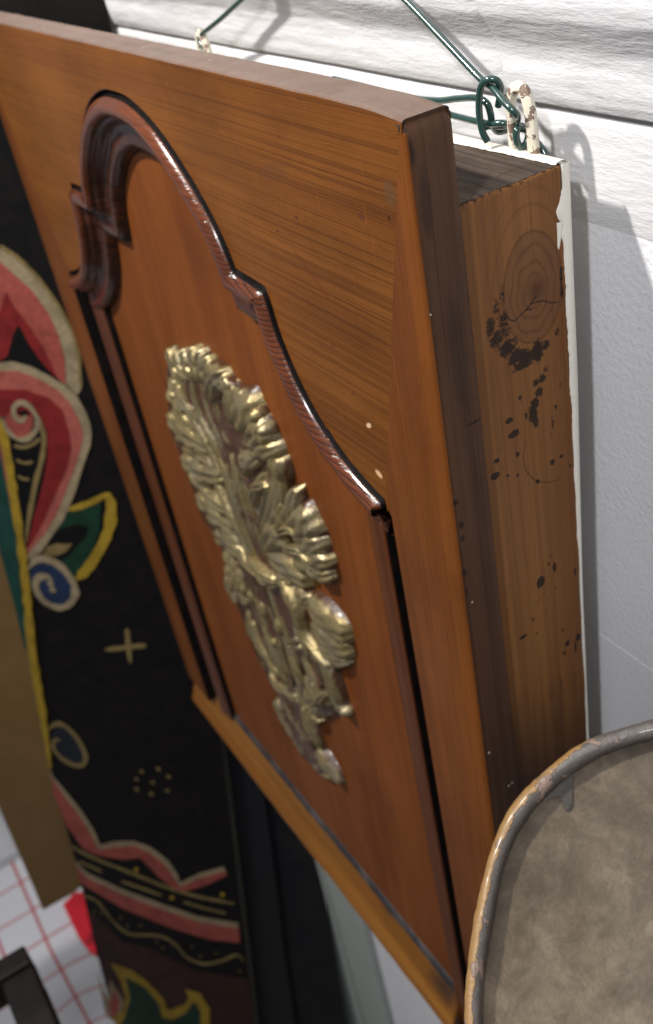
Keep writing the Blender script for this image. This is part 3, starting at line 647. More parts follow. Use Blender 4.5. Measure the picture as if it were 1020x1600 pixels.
# ---------------------------------------------------------------- gilt carving on the door panel
ORN = {'ground': [(-0.4229, -0.2499), (-0.4146, -0.2481), (-0.4065, -0.2464), (-0.3985, -0.2446), (-0.3906, -0.243), (-0.3818, -0.2394), (-0.373, -0.2358), (-0.3645, -0.2324), (-0.3561, -0.229), (-0.35, -0.2293), (-0.3439, -0.2297), (-0.3379, -0.23), (-0.3319, -0.2304), (-0.3251, -0.2313), (-0.3184, -0.2322), (-0.3117, -0.2331), (-0.3052, -0.234), (-0.2992, -0.2359), (-0.2933, -0.2378), (-0.2874, -0.2397), (-0.2816, -0.2416), (-0.2768, -0.2433), (-0.2721, -0.245), (-0.2674, -0.2466), (-0.2628, -0.2483), (-0.2594, -0.2516), (-0.256, -0.2549), (-0.2527, -0.2582), (-0.2493, -0.2615), (-0.2479, -0.2656), (-0.2465, -0.2697), (-0.245, -0.2738), (-0.2436, -0.278), (-0.2434, -0.2804), (-0.2432, -0.2829), (-0.243, -0.2853), (-0.2429, -0.2878), (-0.2443, -0.293), (-0.2459, -0.2983), (-0.2474, -0.3036), (-0.2489, -0.3089), (-0.2536, -0.3144), (-0.2583, -0.32), (-0.2631, -0.3256), (-0.2679, -0.3314), (-0.2659, -0.3311), (-0.2639, -0.3309), (-0.262, -0.3306), (-0.26, -0.3304), (-0.2527, -0.3245), (-0.2456, -0.3188), (-0.2386, -0.3131), (-0.2317, -0.3076), (-0.2293, -0.3075), (-0.227, -0.3074), (-0.2246, -0.3073), (-0.2223, -0.3072), (-0.2212, -0.3105), (-0.2201, -0.3139), (-0.219, -0.3172), (-0.218, -0.3206), (-0.2149, -0.3246), (-0.2117, -0.3287), (-0.2086, -0.3328), (-0.2055, -0.3369), (-0.2043, -0.3417), (-0.2032, -0.3465), (-0.202, -0.3514), (-0.2008, -0.3562), (-0.2039, -0.3607), (-0.2071, -0.3652), (-0.2104, -0.3698), (-0.2137, -0.3744), (-0.225, -0.3835), (-0.2367, -0.3929), (-0.2489, -0.4026), (-0.2614, -0.4127), (-0.2598, -0.4141), (-0.2583, -0.4155), (-0.2567, -0.4169), (-0.2551, -0.4182), (-0.2481, -0.4181), (-0.2411, -0.4179), (-0.2342, -0.4177), (-0.2274, -0.4176), (-0.2192, -0.4194), (-0.2111, -0.4212), (-0.203, -0.423), (-0.1951, -0.4248), (-0.1964, -0.4325), (-0.1976, -0.4403), (-0.1989, -0.4481), (-0.2002, -0.4561), (-0.2092, -0.4641), (-0.2184, -0.4724), (-0.2278, -0.4808), (-0.2375, -0.4895), (-0.238, -0.4966), (-0.2386, -0.5038), (-0.2391, -0.5111), (-0.2397, -0.5184), (-0.2382, -0.5232), (-0.2366, -0.5281), (-0.2351, -0.5329), (-0.2335, -0.5378), (-0.2444, -0.5496), (-0.2557, -0.5618), (-0.2673, -0.5744), (-0.2794, -0.5874), (-0.2863, -0.5914), (-0.2934, -0.5955), (-0.3006, -0.5996), (-0.3079, -0.6038), (-0.3076, -0.6129), (-0.3073, -0.6222), (-0.3069, -0.6315), (-0.3066, -0.641), (-0.3033, -0.6435), (-0.3, -0.646), (-0.2967, -0.6485), (-0.2934, -0.651), (-0.2895, -0.6552), (-0.2856, -0.6594), (-0.2818, -0.6636), (-0.2779, -0.6678), (-0.2895, -0.6752), (-0.3014, -0.6827), (-0.3136, -0.6905), (-0.3261, -0.6984), (-0.3358, -0.6996), (-0.3458, -0.7007), (-0.3558, -0.7019), (-0.3661, -0.703), (-0.3743, -0.6986), (-0.3826, -0.694), (-0.391, -0.6895), (-0.3994, -0.6849), (-0.401, -0.6786), (-0.4025, -0.6723), (-0.4041, -0.666), (-0.4056, -0.6597), (-0.3974, -0.6464), (-0.3894, -0.6334), (-0.3816, -0.6208), (-0.374, -0.6084), (-0.3786, -0.6074), (-0.3832, -0.6064), (-0.3879, -0.6054), (-0.3926, -0.6044), (-0.4002, -0.6024), (-0.4079, -0.6003), (-0.4156, -0.5983), (-0.4234, -0.5962), (-0.425, -0.5872), (-0.4265, -0.5783), (-0.428, -0.5694), (-0.4295, -0.5607), (-0.4331, -0.5548), (-0.4368, -0.5489), (-0.4404, -0.543), (-0.444, -0.5371), (-0.4428, -0.5289), (-0.4417, -0.5207), (-0.4405, -0.5126), (-0.4394, -0.5046), (-0.4379, -0.4948), (-0.4365, -0.4851), (-0.4351, -0.4755), (-0.4337, -0.4661), (-0.4424, -0.4614), (-0.4513, -0.4566), (-0.4602, -0.4517), (-0.4692, -0.4469), (-0.4698, -0.4415), (-0.4704, -0.4361), (-0.4709, -0.4308), (-0.4715, -0.4255), (-0.4728, -0.4156), (-0.474, -0.4057), (-0.4753, -0.396), (-0.4765, -0.3863), (-0.4796, -0.3794), (-0.4826, -0.3726), (-0.4856, -0.3658), (-0.4886, -0.359), (-0.4819, -0.3463), (-0.4753, -0.334), (-0.4688, -0.3219), (-0.4626, -0.3101), (-0.4521, -0.2943), (-0.442, -0.279), (-0.4323, -0.2642)], 'axis': [(-0.378, -0.2516), (-0.3576, -0.2954), (-0.3489, -0.339), (-0.3283, -0.4118), (-0.311, -0.4381), (-0.319, -0.47), (-0.293, -0.504), (-0.287, -0.544), (-0.2672, -0.5348), (-0.3127, -0.62), (-0.2931, -0.6528)], 'leaves': [([(-0.3593, -0.2337), (-0.3673, -0.2845), (-0.3554, -0.306), (-0.3467, -0.3292), (-0.3374, -0.3414)], 0.00732, 0.0076, {'base': 0.001, 'groove': 0.2, 'lobes': 0, 'wend': 0.5}), ([(-0.3411, -0.2318), (-0.3469, -0.2746), (-0.3401, -0.3002), (-0.3379, -0.3259), (-0.3287, -0.338)], 0.00732, 0.00665, {'base': 0.0, 'groove': 0.3, 'wend': 0.5}), ([(-0.3919, -0.2524), (-0.3899, -0.2907), (-0.3762, -0.3148), (-0.3639, -0.3371), (-0.351, -0.3479)], 0.00732, 0.008549999999999999, {'base': 0.0, 'groove': 0.3, 'wend': 0.5}), ([(-0.3473, -0.3138), (-0.3386, -0.3487), (-0.3354, -0.3844), (-0.3289, -0.4145), (-0.328, -0.4455)], 0.00793, 0.009025, {'base': 0.001, 'groove': 0.25, 'wend': 0.4}), ([(-0.3233, -0.3042), (-0.3181, -0.3397), (-0.3181, -0.3763), (-0.3208, -0.4076)], 0.00732, 0.0076, {'groove': 0.3, 'wend': 0.4}), ([(-0.3065, -0.3119), (-0.307, -0.3424), (-0.3075, -0.3743), (-0.3155, -0.4118)], 0.00732, 0.00665, {'groove': 0.3, 'wend': 0.4}), ([(-0.3764, -0.3262), (-0.3639, -0.3605), (-0.3497, -0.3864), (-0.3401, -0.4101), (-0.3254, -0.4294)], 0.0061, 0.009975, {'base': 0.001, 'groove': 0.2, 'wend': 0.4}), ([(-0.3868, -0.2695), (-0.3986, -0.2569), (-0.4005, -0.2398)], 0.01342, 0.0095, {'lobes': 2, 'groove': 0.35, 'wstart': 0.4, 'curl': 0.3, 'wend': 0.6}), ([(-0.3657, -0.2572), (-0.3781, -0.2466), (-0.3788, -0.2344)], 0.010979999999999998, 0.0114, {'lobes': 2, 'groove': 0.35, 'wstart': 0.4, 'curl': 0.3, 'wend': 0.6}), ([(-0.3574, -0.2583), (-0.3636, -0.2419), (-0.3623, -0.2287)], 0.0122, 0.01045, {'lobes': 2, 'groove': 0.35, 'wstart': 0.4, 'curl': 0.3, 'wend': 0.6}), ([(-0.339, -0.2512), (-0.3421, -0.2341), (-0.3398, -0.2191)], 0.0122, 0.0114, {'lobes': 2, 'groove': 0.35, 'wstart': 0.4, 'curl': 0.3, 'wend': 0.6}), ([(-0.3318, -0.2489), (-0.3319, -0.2333), (-0.3272, -0.2181)], 0.010979999999999998, 0.01045, {'lobes': 2, 'groove': 0.35, 'wstart': 0.4, 'curl': 0.3, 'wend': 0.6}), ([(-0.3274, -0.2561), (-0.3206, -0.2344), (-0.3165, -0.2201)], 0.0122, 0.0095, {'lobes': 2, 'groove': 0.35, 'wstart': 0.4, 'curl': 0.3, 'wend': 0.6}), ([(-0.3365, -0.2667), (-0.3121, -0.2392), (-0.2905, -0.2244)], 0.0122, 0.01045, {'lobes': 2, 'groove': 0.35, 'wstart': 0.4, 'curl': 0.3, 'wend': 0.6}), ([(-0.3743, -0.3025), (-0.4007, -0.2862), (-0.4192, -0.2744)], 0.01464, 0.01045, {'lobes': 3, 'groove': 0.35, 'wstart': 0.35, 'curl': 0.4, 'wend': 0.6}), ([(-0.3931, -0.3213), (-0.4167, -0.3032), (-0.4308, -0.2881)], 0.01464, 0.01045, {'lobes': 3, 'groove': 0.35, 'wstart': 0.35, 'curl': 0.4, 'wend': 0.6}), ([(-0.3697, -0.3243), (-0.4164, -0.3276), (-0.4524, -0.3252)], 0.0183, 0.012349999999999998, {'lobes': 4, 'groove': 0.35, 'wstart': 0.35, 'curl': 0.4, 'wend': 0.6}), ([(-0.386, -0.3262), (-0.4172, -0.3311), (-0.4481, -0.3428)], 0.0122, 0.0114, {'lobes': 2, 'groove': 0.35, 'wstart': 0.35, 'curl': 0.4, 'wend': 0.6}), ([(-0.3722, -0.3405), (-0.3969, -0.3402), (-0.441, -0.3508)], 0.01464, 0.0095, {'lobes': 3, 'groove': 0.35, 'wstart': 0.35, 'curl': 0.4, 'wend': 0.6}), ([(-0.3527, -0.3454), (-0.4025, -0.3615), (-0.4452, -0.3661)], 0.01586, 0.0133, {'lobes': 3, 'groove': 0.35, 'wstart': 0.35, 'curl': 0.4, 'wend': 0.6}), ([(-0.3354, -0.2883), (-0.3246, -0.2625), (-0.3242, -0.2477)], 0.0122, 0.0057, {'lobes': 2, 'groove': 0.12, 'wstart': 0.7, 'curl': 0.15, 'wend': 0.8}), ([(-0.3025, -0.2733), (-0.2899, -0.2478), (-0.2806, -0.2298)], 0.010979999999999998, 0.0095, {'lobes': 1, 'groove': 0.12, 'wstart': 0.7, 'curl': 0.15, 'wend': 0.8}), ([(-0.2853, -0.2632), (-0.2714, -0.2458), (-0.2595, -0.2297)], 0.01464, 0.0114, {'lobes': 2, 'groove': 0.12, 'wstart': 0.7, 'curl': 0.15, 'wend': 0.8}), ([(-0.287, -0.268), (-0.2637, -0.2473), (-0.2415, -0.235)], 0.01647, 0.0133, {'lobes': 0, 'groove': 0.12, 'wstart': 0.7, 'curl': 0.15, 'wend': 0.8}), ([(-0.265, -0.2706), (-0.2458, -0.2565), (-0.2327, -0.2482)], 0.01342, 0.013775, {'lobes': 0, 'groove': 0.12, 'wstart': 0.7, 'curl': 0.15, 'wend': 0.8}), ([(-0.2692, -0.2797), (-0.2502, -0.2713), (-0.2232, -0.2609)], 0.01281, 0.013775, {'lobes': 1, 'groove': 0.12, 'wstart': 0.7, 'curl': 0.15, 'wend': 0.8}), ([(-0.301, -0.3026), (-0.2855, -0.2994), (-0.2555, -0.2822)], 0.00976, 0.01045, {'lobes': 1, 'groove': 0.12, 'wstart': 0.7, 'curl': 0.15, 'wend': 0.8}), ([(-0.2991, -0.2478), (-0.2919, -0.2357), (-0.2928, -0.2262)], 0.01342, 0.0095, {'lobes': 2, 'groove': 0.12, 'wstart': 0.7, 'curl': 0.15, 'wend': 0.8}), ([(-0.2283, -0.2677), (-0.2305, -0.2781), (-0.2334, -0.2902)], 0.01159, 0.01045, {'lobes': 0, 'groove': 0.12, 'wstart': 0.7, 'curl': 0.15, 'wend': 0.8}), ([(-0.2437, -0.2423), (-0.2423, -0.2486), (-0.2396, -0.2521)], 0.00976, 0.0095, {'lobes': 0, 'groove': 0.12, 'wstart': 0.7, 'curl': 0.15, 'wend': 0.8}), ([(-0.3007, -0.3794), (-0.2616, -0.3369), (-0.2367, -0.2999), (-0.2296, -0.2707)], 0.010979999999999998, 0.009025, {'groove': 0.15, 'lobes': 0, 'wstart': 0.6, 'wend': 0.5}), ([(-0.3081, -0.3805), (-0.2734, -0.3373), (-0.25, -0.2996), (-0.2459, -0.2784)], 0.00976, 0.008075, {'groove': 0.3, 'wstart': 0.6, 'wend': 0.5}), ([(-0.2989, -0.3493), (-0.2783, -0.3209), (-0.2522, -0.2955)], 0.00854, 0.01045, {'groove': 0.2, 'lobes': 2, 'wend': 0.6}), ([(-0.2931, -0.3277), (-0.2618, -0.3096), (-0.2516, -0.309)], 0.0061, 0.0114, {'groove': 0.1, 'wend': 0.7}), ([(-0.2984, -0.3186), (-0.2856, -0.3024), (-0.2562, -0.2821)], 0.00732, 0.01045, {'groove': 0.1, 'wend': 0.6}), ([(-0.3519, -0.3814), (-0.3956, -0.3814), (-0.4361, -0.3647)], 0.01342, 0.013775, {'lobes': 2, 'groove': 0.3, 'wstart': 0.4, 'curl': 0.3, 'wend': 0.6}), ([(-0.3565, -0.4047), (-0.3978, -0.4056), (-0.4387, -0.4067)], 0.01708, 0.012349999999999998, {'lobes': 3, 'groove': 0.3, 'wstart': 0.4, 'curl': 0.3, 'wend': 0.6}), ([(-0.3457, -0.4234), (-0.3775, -0.4129), (-0.4251, -0.4164)], 0.01586, 0.0114, {'lobes': 3, 'groove': 0.3, 'wstart': 0.4, 'curl': 0.3, 'wend': 0.6}), ([(-0.3367, -0.4336), (-0.3879, -0.4376), (-0.426, -0.4474)], 0.01464, 0.008549999999999999, {'lobes': 3, 'groove': 0.3, 'wstart': 0.4, 'curl': 0.3, 'wend': 0.6}), ([(-0.3073, -0.432), (-0.3457, -0.4265), (-0.3671, -0.4139)], 0.00976, 0.012349999999999998, {'lobes': 0, 'groove': 0.3, 'wstart': 0.4, 'curl': 0.3, 'wend': 0.6}), ([(-0.2811, -0.4153), (-0.3103, -0.4191), (-0.3372, -0.4208)], 0.00732, 0.014249999999999999, {'lobes': 0, 'groove': 0.3, 'wstart': 0.4, 'curl': 0.3, 'wend': 0.6}), ([(-0.3709, -0.4716), (-0.3897, -0.464), (-0.4075, -0.4536)], 0.01586, 0.0095, {'lobes': 3, 'groove': 0.3, 'wstart': 0.4, 'curl': 0.3, 'wend': 0.6}), ([(-0.3963, -0.4951), (-0.4044, -0.4845), (-0.4173, -0.4766)], 0.01464, 0.008549999999999999, {'lobes': 2, 'groove': 0.3, 'wstart': 0.4, 'curl': 0.3, 'wend': 0.6}), ([(-0.2393, -0.3392), (-0.2219, -0.3127), (-0.2052, -0.2854)], 0.01281, 0.0114, {'lobes': 2, 'groove': 0.15, 'wstart': 0.7, 'curl': 0.1, 'wend': 0.3}), ([(-0.2651, -0.3502), (-0.2484, -0.334), (-0.2327, -0.314)], 0.0122, 0.01045, {'lobes': 0, 'groove': 0.15, 'wstart': 0.7, 'curl': 0.1, 'wend': 0.7}), ([(-0.2309, -0.3368), (-0.2071, -0.3169), (-0.1904, -0.3065)], 0.01525, 0.0133, {'lobes': 0, 'groove': 0.15, 'wstart': 0.7, 'curl': 0.1, 'wend': 0.8}), ([(-0.2288, -0.3464), (-0.205, -0.3326), (-0.1846, -0.3237)], 0.014029999999999999, 0.012349999999999998, {'lobes': 1, 'groove': 0.15, 'wstart': 0.7, 'curl': 0.1, 'wend': 0.8}), ([(-0.2198, -0.3507), (-0.1987, -0.3432), (-0.1803, -0.3396)], 0.01281, 0.0114, {'lobes': 1, 'groove': 0.15, 'wstart': 0.7, 'curl': 0.1, 'wend': 0.8}), ([(-0.2217, -0.3616), (-0.2052, -0.3611), (-0.1866, -0.3561)], 0.01037, 0.0095, {'lobes': 0, 'groove': 0.15, 'wstart': 0.7, 'curl': 0.1, 'wend': 0.5}), ([(-0.2556, -0.3527), (-0.2277, -0.3317), (-0.204, -0.3304)], 0.005489999999999999, 0.014249999999999999, {'lobes': 0, 'groove': 0.15, 'wstart': 0.7, 'curl': 0.1, 'wend': 0.5}), ([(-0.2522, -0.3631), (-0.2189, -0.346), (-0.2001, -0.3515)], 0.005489999999999999, 0.014249999999999999, {'lobes': 0, 'groove': 0.15, 'wstart': 0.7, 'curl': 0.1, 'wend': 0.5}), ([(-0.3015, -0.3989), (-0.2836, -0.3695), (-0.2499, -0.3377)], 0.010979999999999998, 0.01045, {'lobes': 2, 'groove': 0.15, 'wstart': 0.7, 'curl': 0.1, 'wend': 0.6}), ([(-0.2983, -0.3899), (-0.267, -0.3599), (-0.2444, -0.3537)], 0.01342, 0.011875, {'lobes': 0, 'groove': 0.15, 'wstart': 0.7, 'curl': 0.1, 'wend': 0.7}), ([(-0.2931, -0.3967), (-0.2569, -0.3856), (-0.2277, -0.3873)], 0.01342, 0.011875, {'lobes': 0, 'groove': 0.15, 'wstart': 0.7, 'curl': 0.1, 'wend': 0.7}), ([(-0.293, -0.4144), (-0.2701, -0.4108), (-0.2598, -0.4112)], 0.0122, 0.0095, {'lobes': 0, 'groove': 0.15, 'wstart': 0.7, 'curl': 0.1, 'wend': 0.7}), ([(-0.2157, -0.3163), (-0.2095, -0.3244), (-0.1981, -0.324)], 0.00854, 0.008549999999999999, {'lobes': 0, 'groove': 0.15, 'wstart': 0.7, 'curl': 0.1, 'wend': 0.7}), ([(-0.2026, -0.3268), (-0.1937, -0.3334), (-0.1958, -0.3461)], 0.00854, 0.0076, {'lobes': 0, 'groove': 0.15, 'wstart': 0.7, 'curl': 0.1, 'wend': 0.7}), ([(-0.2884, -0.4085), (-0.2611, -0.4135), (-0.2523, -0.428), (-0.2513, -0.4509), (-0.2323, -0.4635), (-0.2167, -0.4717)], 0.0061, 0.012825, {'lobes': 0, 'groove': 0.1, 'wstart': 0.5, 'curl': 0.1, 'wend': 0.5}), ([(-0.2731, -0.4058), (-0.2604, -0.4225), (-0.2547, -0.4454)], 0.0061, 0.012349999999999998, {'lobes': 0, 'groove': 0.1, 'wstart': 0.5, 'curl': 0.1, 'wend': 0.5}), ([(-0.2516, -0.4083), (-0.2365, -0.405), (-0.2228, -0.3979)], 0.0122, 0.0114, {'lobes': 1, 'groove': 0.1, 'wstart': 0.5, 'curl': 0.1, 'wend': 0.5}), ([(-0.2321, -0.4052), (-0.2073, -0.4101), (-0.1789, -0.4102)], 0.01708, 0.0114, {'lobes': 0, 'groove': 0.12, 'wstart': 0.5, 'curl': 0.1, 'wend': 0.5}), ([(-0.2372, -0.428), (-0.216, -0.4385), (-0.1852, -0.4294)], 0.01464, 0.008549999999999999, {'lobes': 0, 'groove': 0.15, 'wstart': 0.5, 'curl': 0.1, 'wend': 0.5}), ([(-0.2385, -0.4481), (-0.2186, -0.4565), (-0.1888, -0.4446)], 0.0122, 0.0076, {'lobes': 1, 'groove': 0.2, 'wstart': 0.5, 'curl': 0.1, 'wend': 0.5}), ([(-0.2552, -0.4524), (-0.2439, -0.4673), (-0.2312, -0.4779), (-0.23, -0.5173)], 0.0122, 0.008549999999999999, {'lobes': 0, 'groove': 0.25, 'wstart': 0.5, 'curl': 0.1, 'wend': 0.5}), ([(-0.2791, -0.4926), (-0.2656, -0.5104), (-0.257, -0.5284), (-0.2405, -0.5298)], 0.010979999999999998, 0.007124999999999999, {'lobes': 0, 'groove': 0.3, 'wstart': 0.5, 'curl': 0.1, 'wend': 0.5}), ([(-0.3519, -0.5094), (-0.3432, -0.5287), (-0.3364, -0.5535), (-0.3275, -0.5733)], 0.00976, 0.0095, {'lobes': 0, 'groove': 0.2, 'wstart': 0.5, 'curl': 0.1, 'wend': 0.5}), ([(-0.3222, -0.5046), (-0.3247, -0.5314), (-0.3179, -0.5558)], 0.00854, 0.0076, {'lobes': 0, 'groove': 0.3, 'wstart': 0.5, 'curl': 0.1, 'wend': 0.5}), ([(-0.3844, -0.5234), (-0.3797, -0.5464), (-0.3646, -0.5662), (-0.345, -0.575)], 0.00976, 0.0095, {'lobes': 0, 'groove': 0.2, 'wstart': 0.5, 'curl': 0.1, 'wend': 0.5}), ([(-0.3893, -0.5178), (-0.3901, -0.5463), (-0.3893, -0.5648)], 0.010979999999999998, 0.008549999999999999, {'lobes': 1, 'groove': 0.2, 'wstart': 0.5, 'curl': 0.1, 'wend': 0.5}), ([(-0.2765, -0.4606), (-0.2682, -0.478), (-0.2664, -0.5004)], 0.00976, 0.0076, {'lobes': 0, 'groove': 0.3, 'wstart': 0.5, 'curl': 0.1, 'wend': 0.5}), ([(-0.2683, -0.4691), (-0.2817, -0.485), (-0.2641, -0.4778)], 0.00488, 0.012349999999999998, {'lobes': 0, 'groove': 0.05, 'wstart': 0.5, 'curl': 0.1, 'wend': 0.5}), ([(-0.3929, -0.4715), (-0.3927, -0.496), (-0.3792, -0.5055)], 0.0122, 0.0095, {'lobes': 2, 'groove': 0.25, 'wstart': 0.5, 'curl': 0.1, 'wend': 0.5}), ([(-0.4268, -0.4999), (-0.4262, -0.518), (-0.414, -0.5252)], 0.01342, 0.00665, {'lobes': 2, 'groove': 0.3, 'wstart': 0.5, 'curl': 0.1, 'wend': 0.5}), ([(-0.3305, -0.429), (-0.3104, -0.4316), (-0.2899, -0.4256)], 0.00732, 0.0114, {'lobes': 0, 'groove': 0.1, 'wstart': 0.5, 'curl': 0.1, 'wend': 0.5}), ([(-0.225, -0.4681), (-0.2249, -0.4923), (-0.2236, -0.5133), (-0.2112, -0.5185)], 0.010979999999999998, 0.0095, {'lobes': 0, 'groove': 0.15, 'wstart': 0.5, 'curl': 0.1, 'wend': 0.12}), ([(-0.2664, -0.5133), (-0.2634, -0.5232), (-0.2496, -0.5264)], 0.00976, 0.008549999999999999, {'lobes': 0, 'groove': 0.2, 'wstart': 0.5, 'curl': 0.1, 'wend': 0.12}), ([(-0.294, -0.5639), (-0.2633, -0.5401), (-0.237, -0.5122)], 0.00732, 0.0114, {'lobes': 0, 'groove': 0.1, 'wstart': 0.5, 'curl': 0.1, 'wend': 0.12}), ([(-0.2886, -0.5673), (-0.2887, -0.5804), (-0.2685, -0.574)], 0.010979999999999998, 0.0095, {'lobes': 1, 'groove': 0.1, 'wstart': 0.5, 'curl': 0.1, 'wend': 0.12}), ([(-0.3341, -0.5441), (-0.3348, -0.5641), (-0.3217, -0.5741)], 0.010979999999999998, 0.0076, {'lobes': 1, 'groove': 0.3, 'wstart': 0.5, 'curl': 0.1, 'wend': 0.12}), ([(-0.3741, -0.5869), (-0.3504, -0.5915), (-0.3063, -0.5778)], 0.00854, 0.0095, {'lobes': 0, 'groove': 0.1, 'wstart': 0.5, 'curl': 0.1, 'wend': 0.12}), ([(-0.3036, -0.5788), (-0.2992, -0.6054), (-0.2896, -0.625)], 0.00854, 0.009975, {'lobes': 0, 'groove': 0.1, 'wstart': 0.5, 'curl': 0.1, 'wend': 0.12}), ([(-0.3642, -0.6127), (-0.3394, -0.6337), (-0.3106, -0.6489)], 0.01586, 0.0057, {'lobes': 4, 'groove': 0.3, 'wstart': 0.5, 'curl': 0.1, 'wend': 0.12}), ([(-0.3931, -0.648), (-0.3661, -0.667), (-0.3332, -0.6819)], 0.01952, 0.00475, {'lobes': 5, 'groove': 0.3, 'wstart': 0.5, 'curl': 0.1, 'wend': 0.12}), ([(-0.2993, -0.6341), (-0.2846, -0.6461), (-0.262, -0.6524)], 0.01342, 0.008549999999999999, {'lobes': 0, 'groove': 0.2, 'wstart': 0.5, 'curl': 0.1, 'wend': 0.12}), ([(-0.3265, -0.6737), (-0.3109, -0.671), (-0.2866, -0.6694)], 0.01586, 0.0057, {'lobes': 2, 'groove': 0.3, 'wstart': 0.5, 'curl': 0.1, 'wend': 0.12}), ([(-0.363, -0.2522), (-0.3547, -0.2938), (-0.346, -0.3372), (-0.3372, -0.4162), (-0.3236, -0.4451), (-0.3234, -0.4722), (-0.3045, -0.5114), (-0.3059, -0.5576), (-0.2856, -0.5481), (-0.3099, -0.6101), (-0.3003, -0.637), (-0.2888, -0.6519)], 0.019, 0.0052, {'base': 0.0, 'groove': 0.15, 'wend': 0.35, 'wstart': 0.8, 'lobes': 0}), ([(-0.3576, -0.4755), (-0.3495, -0.509), (-0.3453, -0.5461), (-0.337, -0.5896)], 0.0122, 0.007124999999999999, {'groove': 0.25, 'wend': 0.5}), ([(-0.3036, -0.5167), (-0.3003, -0.5358), (-0.3025, -0.5707)], 0.010979999999999998, 0.007124999999999999, {'groove': 0.25, 'wend': 0.5}), ([(-0.3205, -0.5657), (-0.3086, -0.5848), (-0.2976, -0.6131)], 0.01342, 0.006174999999999999, {'groove': 0.25, 'wend': 0.5, 'lobes': 2}), ([(-0.2888, -0.5336), (-0.2684, -0.5386), (-0.255, -0.5501)], 0.010979999999999998, 0.007124999999999999, {'groove': 0.2, 'wend': 0.5, 'lobes': 1})], 'berries': [((-0.2284, -0.367), 0.0125, 0.0115, 0.013, 0.0), ((-0.2624, -0.3633), 0.01, 0.009, 0.0125, 0.0), ((-0.3803, -0.4857), 0.006, 0.009600000000000001, 0.0115, 0.0), ((-0.3635, -0.4841), 0.007, 0.0126, 0.0115, 0.0), ((-0.3417, -0.4859), 0.008, 0.0136, 0.0115, 0.0), ((-0.3124, -0.4875), 0.008, 0.0128, 0.0115, 0.0), ((-0.2636, -0.447), 0.007, 0.011899999999999999, 0.0115, 0.0), ((-0.3346, -0.5219), 0.005, 0.0075, 0.0115, 0.0), ((-0.215, -0.5177), 0.007, 0.006, 0.011, 0.0), ((-0.2792, -0.5655), 0.009, 0.009, 0.011, 0.0), ((-0.3174, -0.5779), 0.007, 0.006, 0.01, 0.0), ((-0.2276, -0.5067), 0.005, 0.005, 0.011, 0.0), ((-0.3806, -0.642), 0.01, 0.009, 0.008, 0.0), ((-0.2344, -0.249), 0.006, 0.006, 0.015, 0.0), ((-0.2439, -0.2406), 0.006, 0.006, 0.0145, 0.0), ((-0.4006, -0.2972), 0.006, 0.006, 0.0135, 0.0)]}
carv = mesh('gilt_carving', *(lambda: None)() if False else ([], []), M['gilt'], cab)
def relief_attr(o, hs):
    at = o.data.attributes.new('relief', 'FLOAT', 'POINT'); at.data.foreach_set('value', np.array(hs, dtype=np.float32))
YP = .0155
def leaf(pts, w, h, base=0., lobes=0, groove=.35, curl=0., flat=False, wend=.15, wstart=.5, phase=0., lobeamp=.28):
    """acanthus leaf on the panel: centre line in panel coordinates (x, z), half width w, height h"""
    nu, nv = max(16, int(6 * lobes) + 8), 15
    C = spline([(p[0], p[1], 0) for p in pts], nu); V = []; H = []
    for i in range(nu):
        u = i / (nu - 1)
        t = (C[min(i + 1, nu - 1)] - C[max(i - 1, 0)]).normalized(); n = Vector((-t.y, t.x, 0))
        env = (wstart + (1 - wstart) * math.sin(min(1, u / .45) * math.pi / 2)) * (1 if u < .5 else wend + (1 - wend) * math.cos((u - .5) / .5 * math.pi / 2) ** .7)
        sc = abs(math.sin(math.pi * lobes * u + phase)) if lobes else 1
        wid = w * env * (1 - lobeamp + lobeamp * 1.3 * sc)
        hh = h * (.55 + .45 * math.sin(math.pi * min(1, u * .9 + .1))) * (1 + curl * u * u)
        for j in range(nv):
            v = -1 + 2 * j / (nv - 1)
            prof = (1 - abs(v) ** 2.6)
            pr = prof * (1 - groove * math.exp(-(v / .22) ** 2))
            if lobes: pr *= 1 - .38 * (1 - sc) * abs(v)
            pr += (0.10 * math.cos(v * 9 + 3 * math.sin(u * 5)) if prof > .1 else 0) * prof
            q = C[i] + n * v * wid + t * (-.35 * w * abs(v) ** 2 * (1 if lobes else 0))
            e = 1 if j not in (0, nv - 1) else 0
            hz = (base + .0022 + hh * max(0, pr)) * e - (.0004 if not e else 0)
            if i in (0, nu - 1): hz = -.0004
            V.append((q.x, YP - hz, q.y)); H.append(min(1, max(0, pr) * (.45 + .55 * (base + hh) / .014)) if e else 0)
    F = [(i * nv + j, (i + 1) * nv + j, (i + 1) * nv + j + 1, i * nv + j + 1) for i in range(nu - 1) for j in range(nv - 1)]
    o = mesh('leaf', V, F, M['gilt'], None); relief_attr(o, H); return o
def berry(p, rx, rz, h, base=0.):
    V, F = grid(16, 9, lambda u, v: (p[0] + rx * math.cos(2 * math.pi * u) * math.cos(v * math.pi / 2), YP - base * (1 if v > .05 else 0) - h * math.sin(v * math.pi / 2), p[1] + rz * math.sin(2 * math.pi * u) * math.cos(v * math.pi / 2)), close_u=True)
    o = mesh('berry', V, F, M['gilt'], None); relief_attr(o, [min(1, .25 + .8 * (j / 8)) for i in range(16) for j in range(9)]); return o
def adopt(o, par):
    for v in o.data.vertices: v.co -= wloc(par)
    o.parent = par; return o
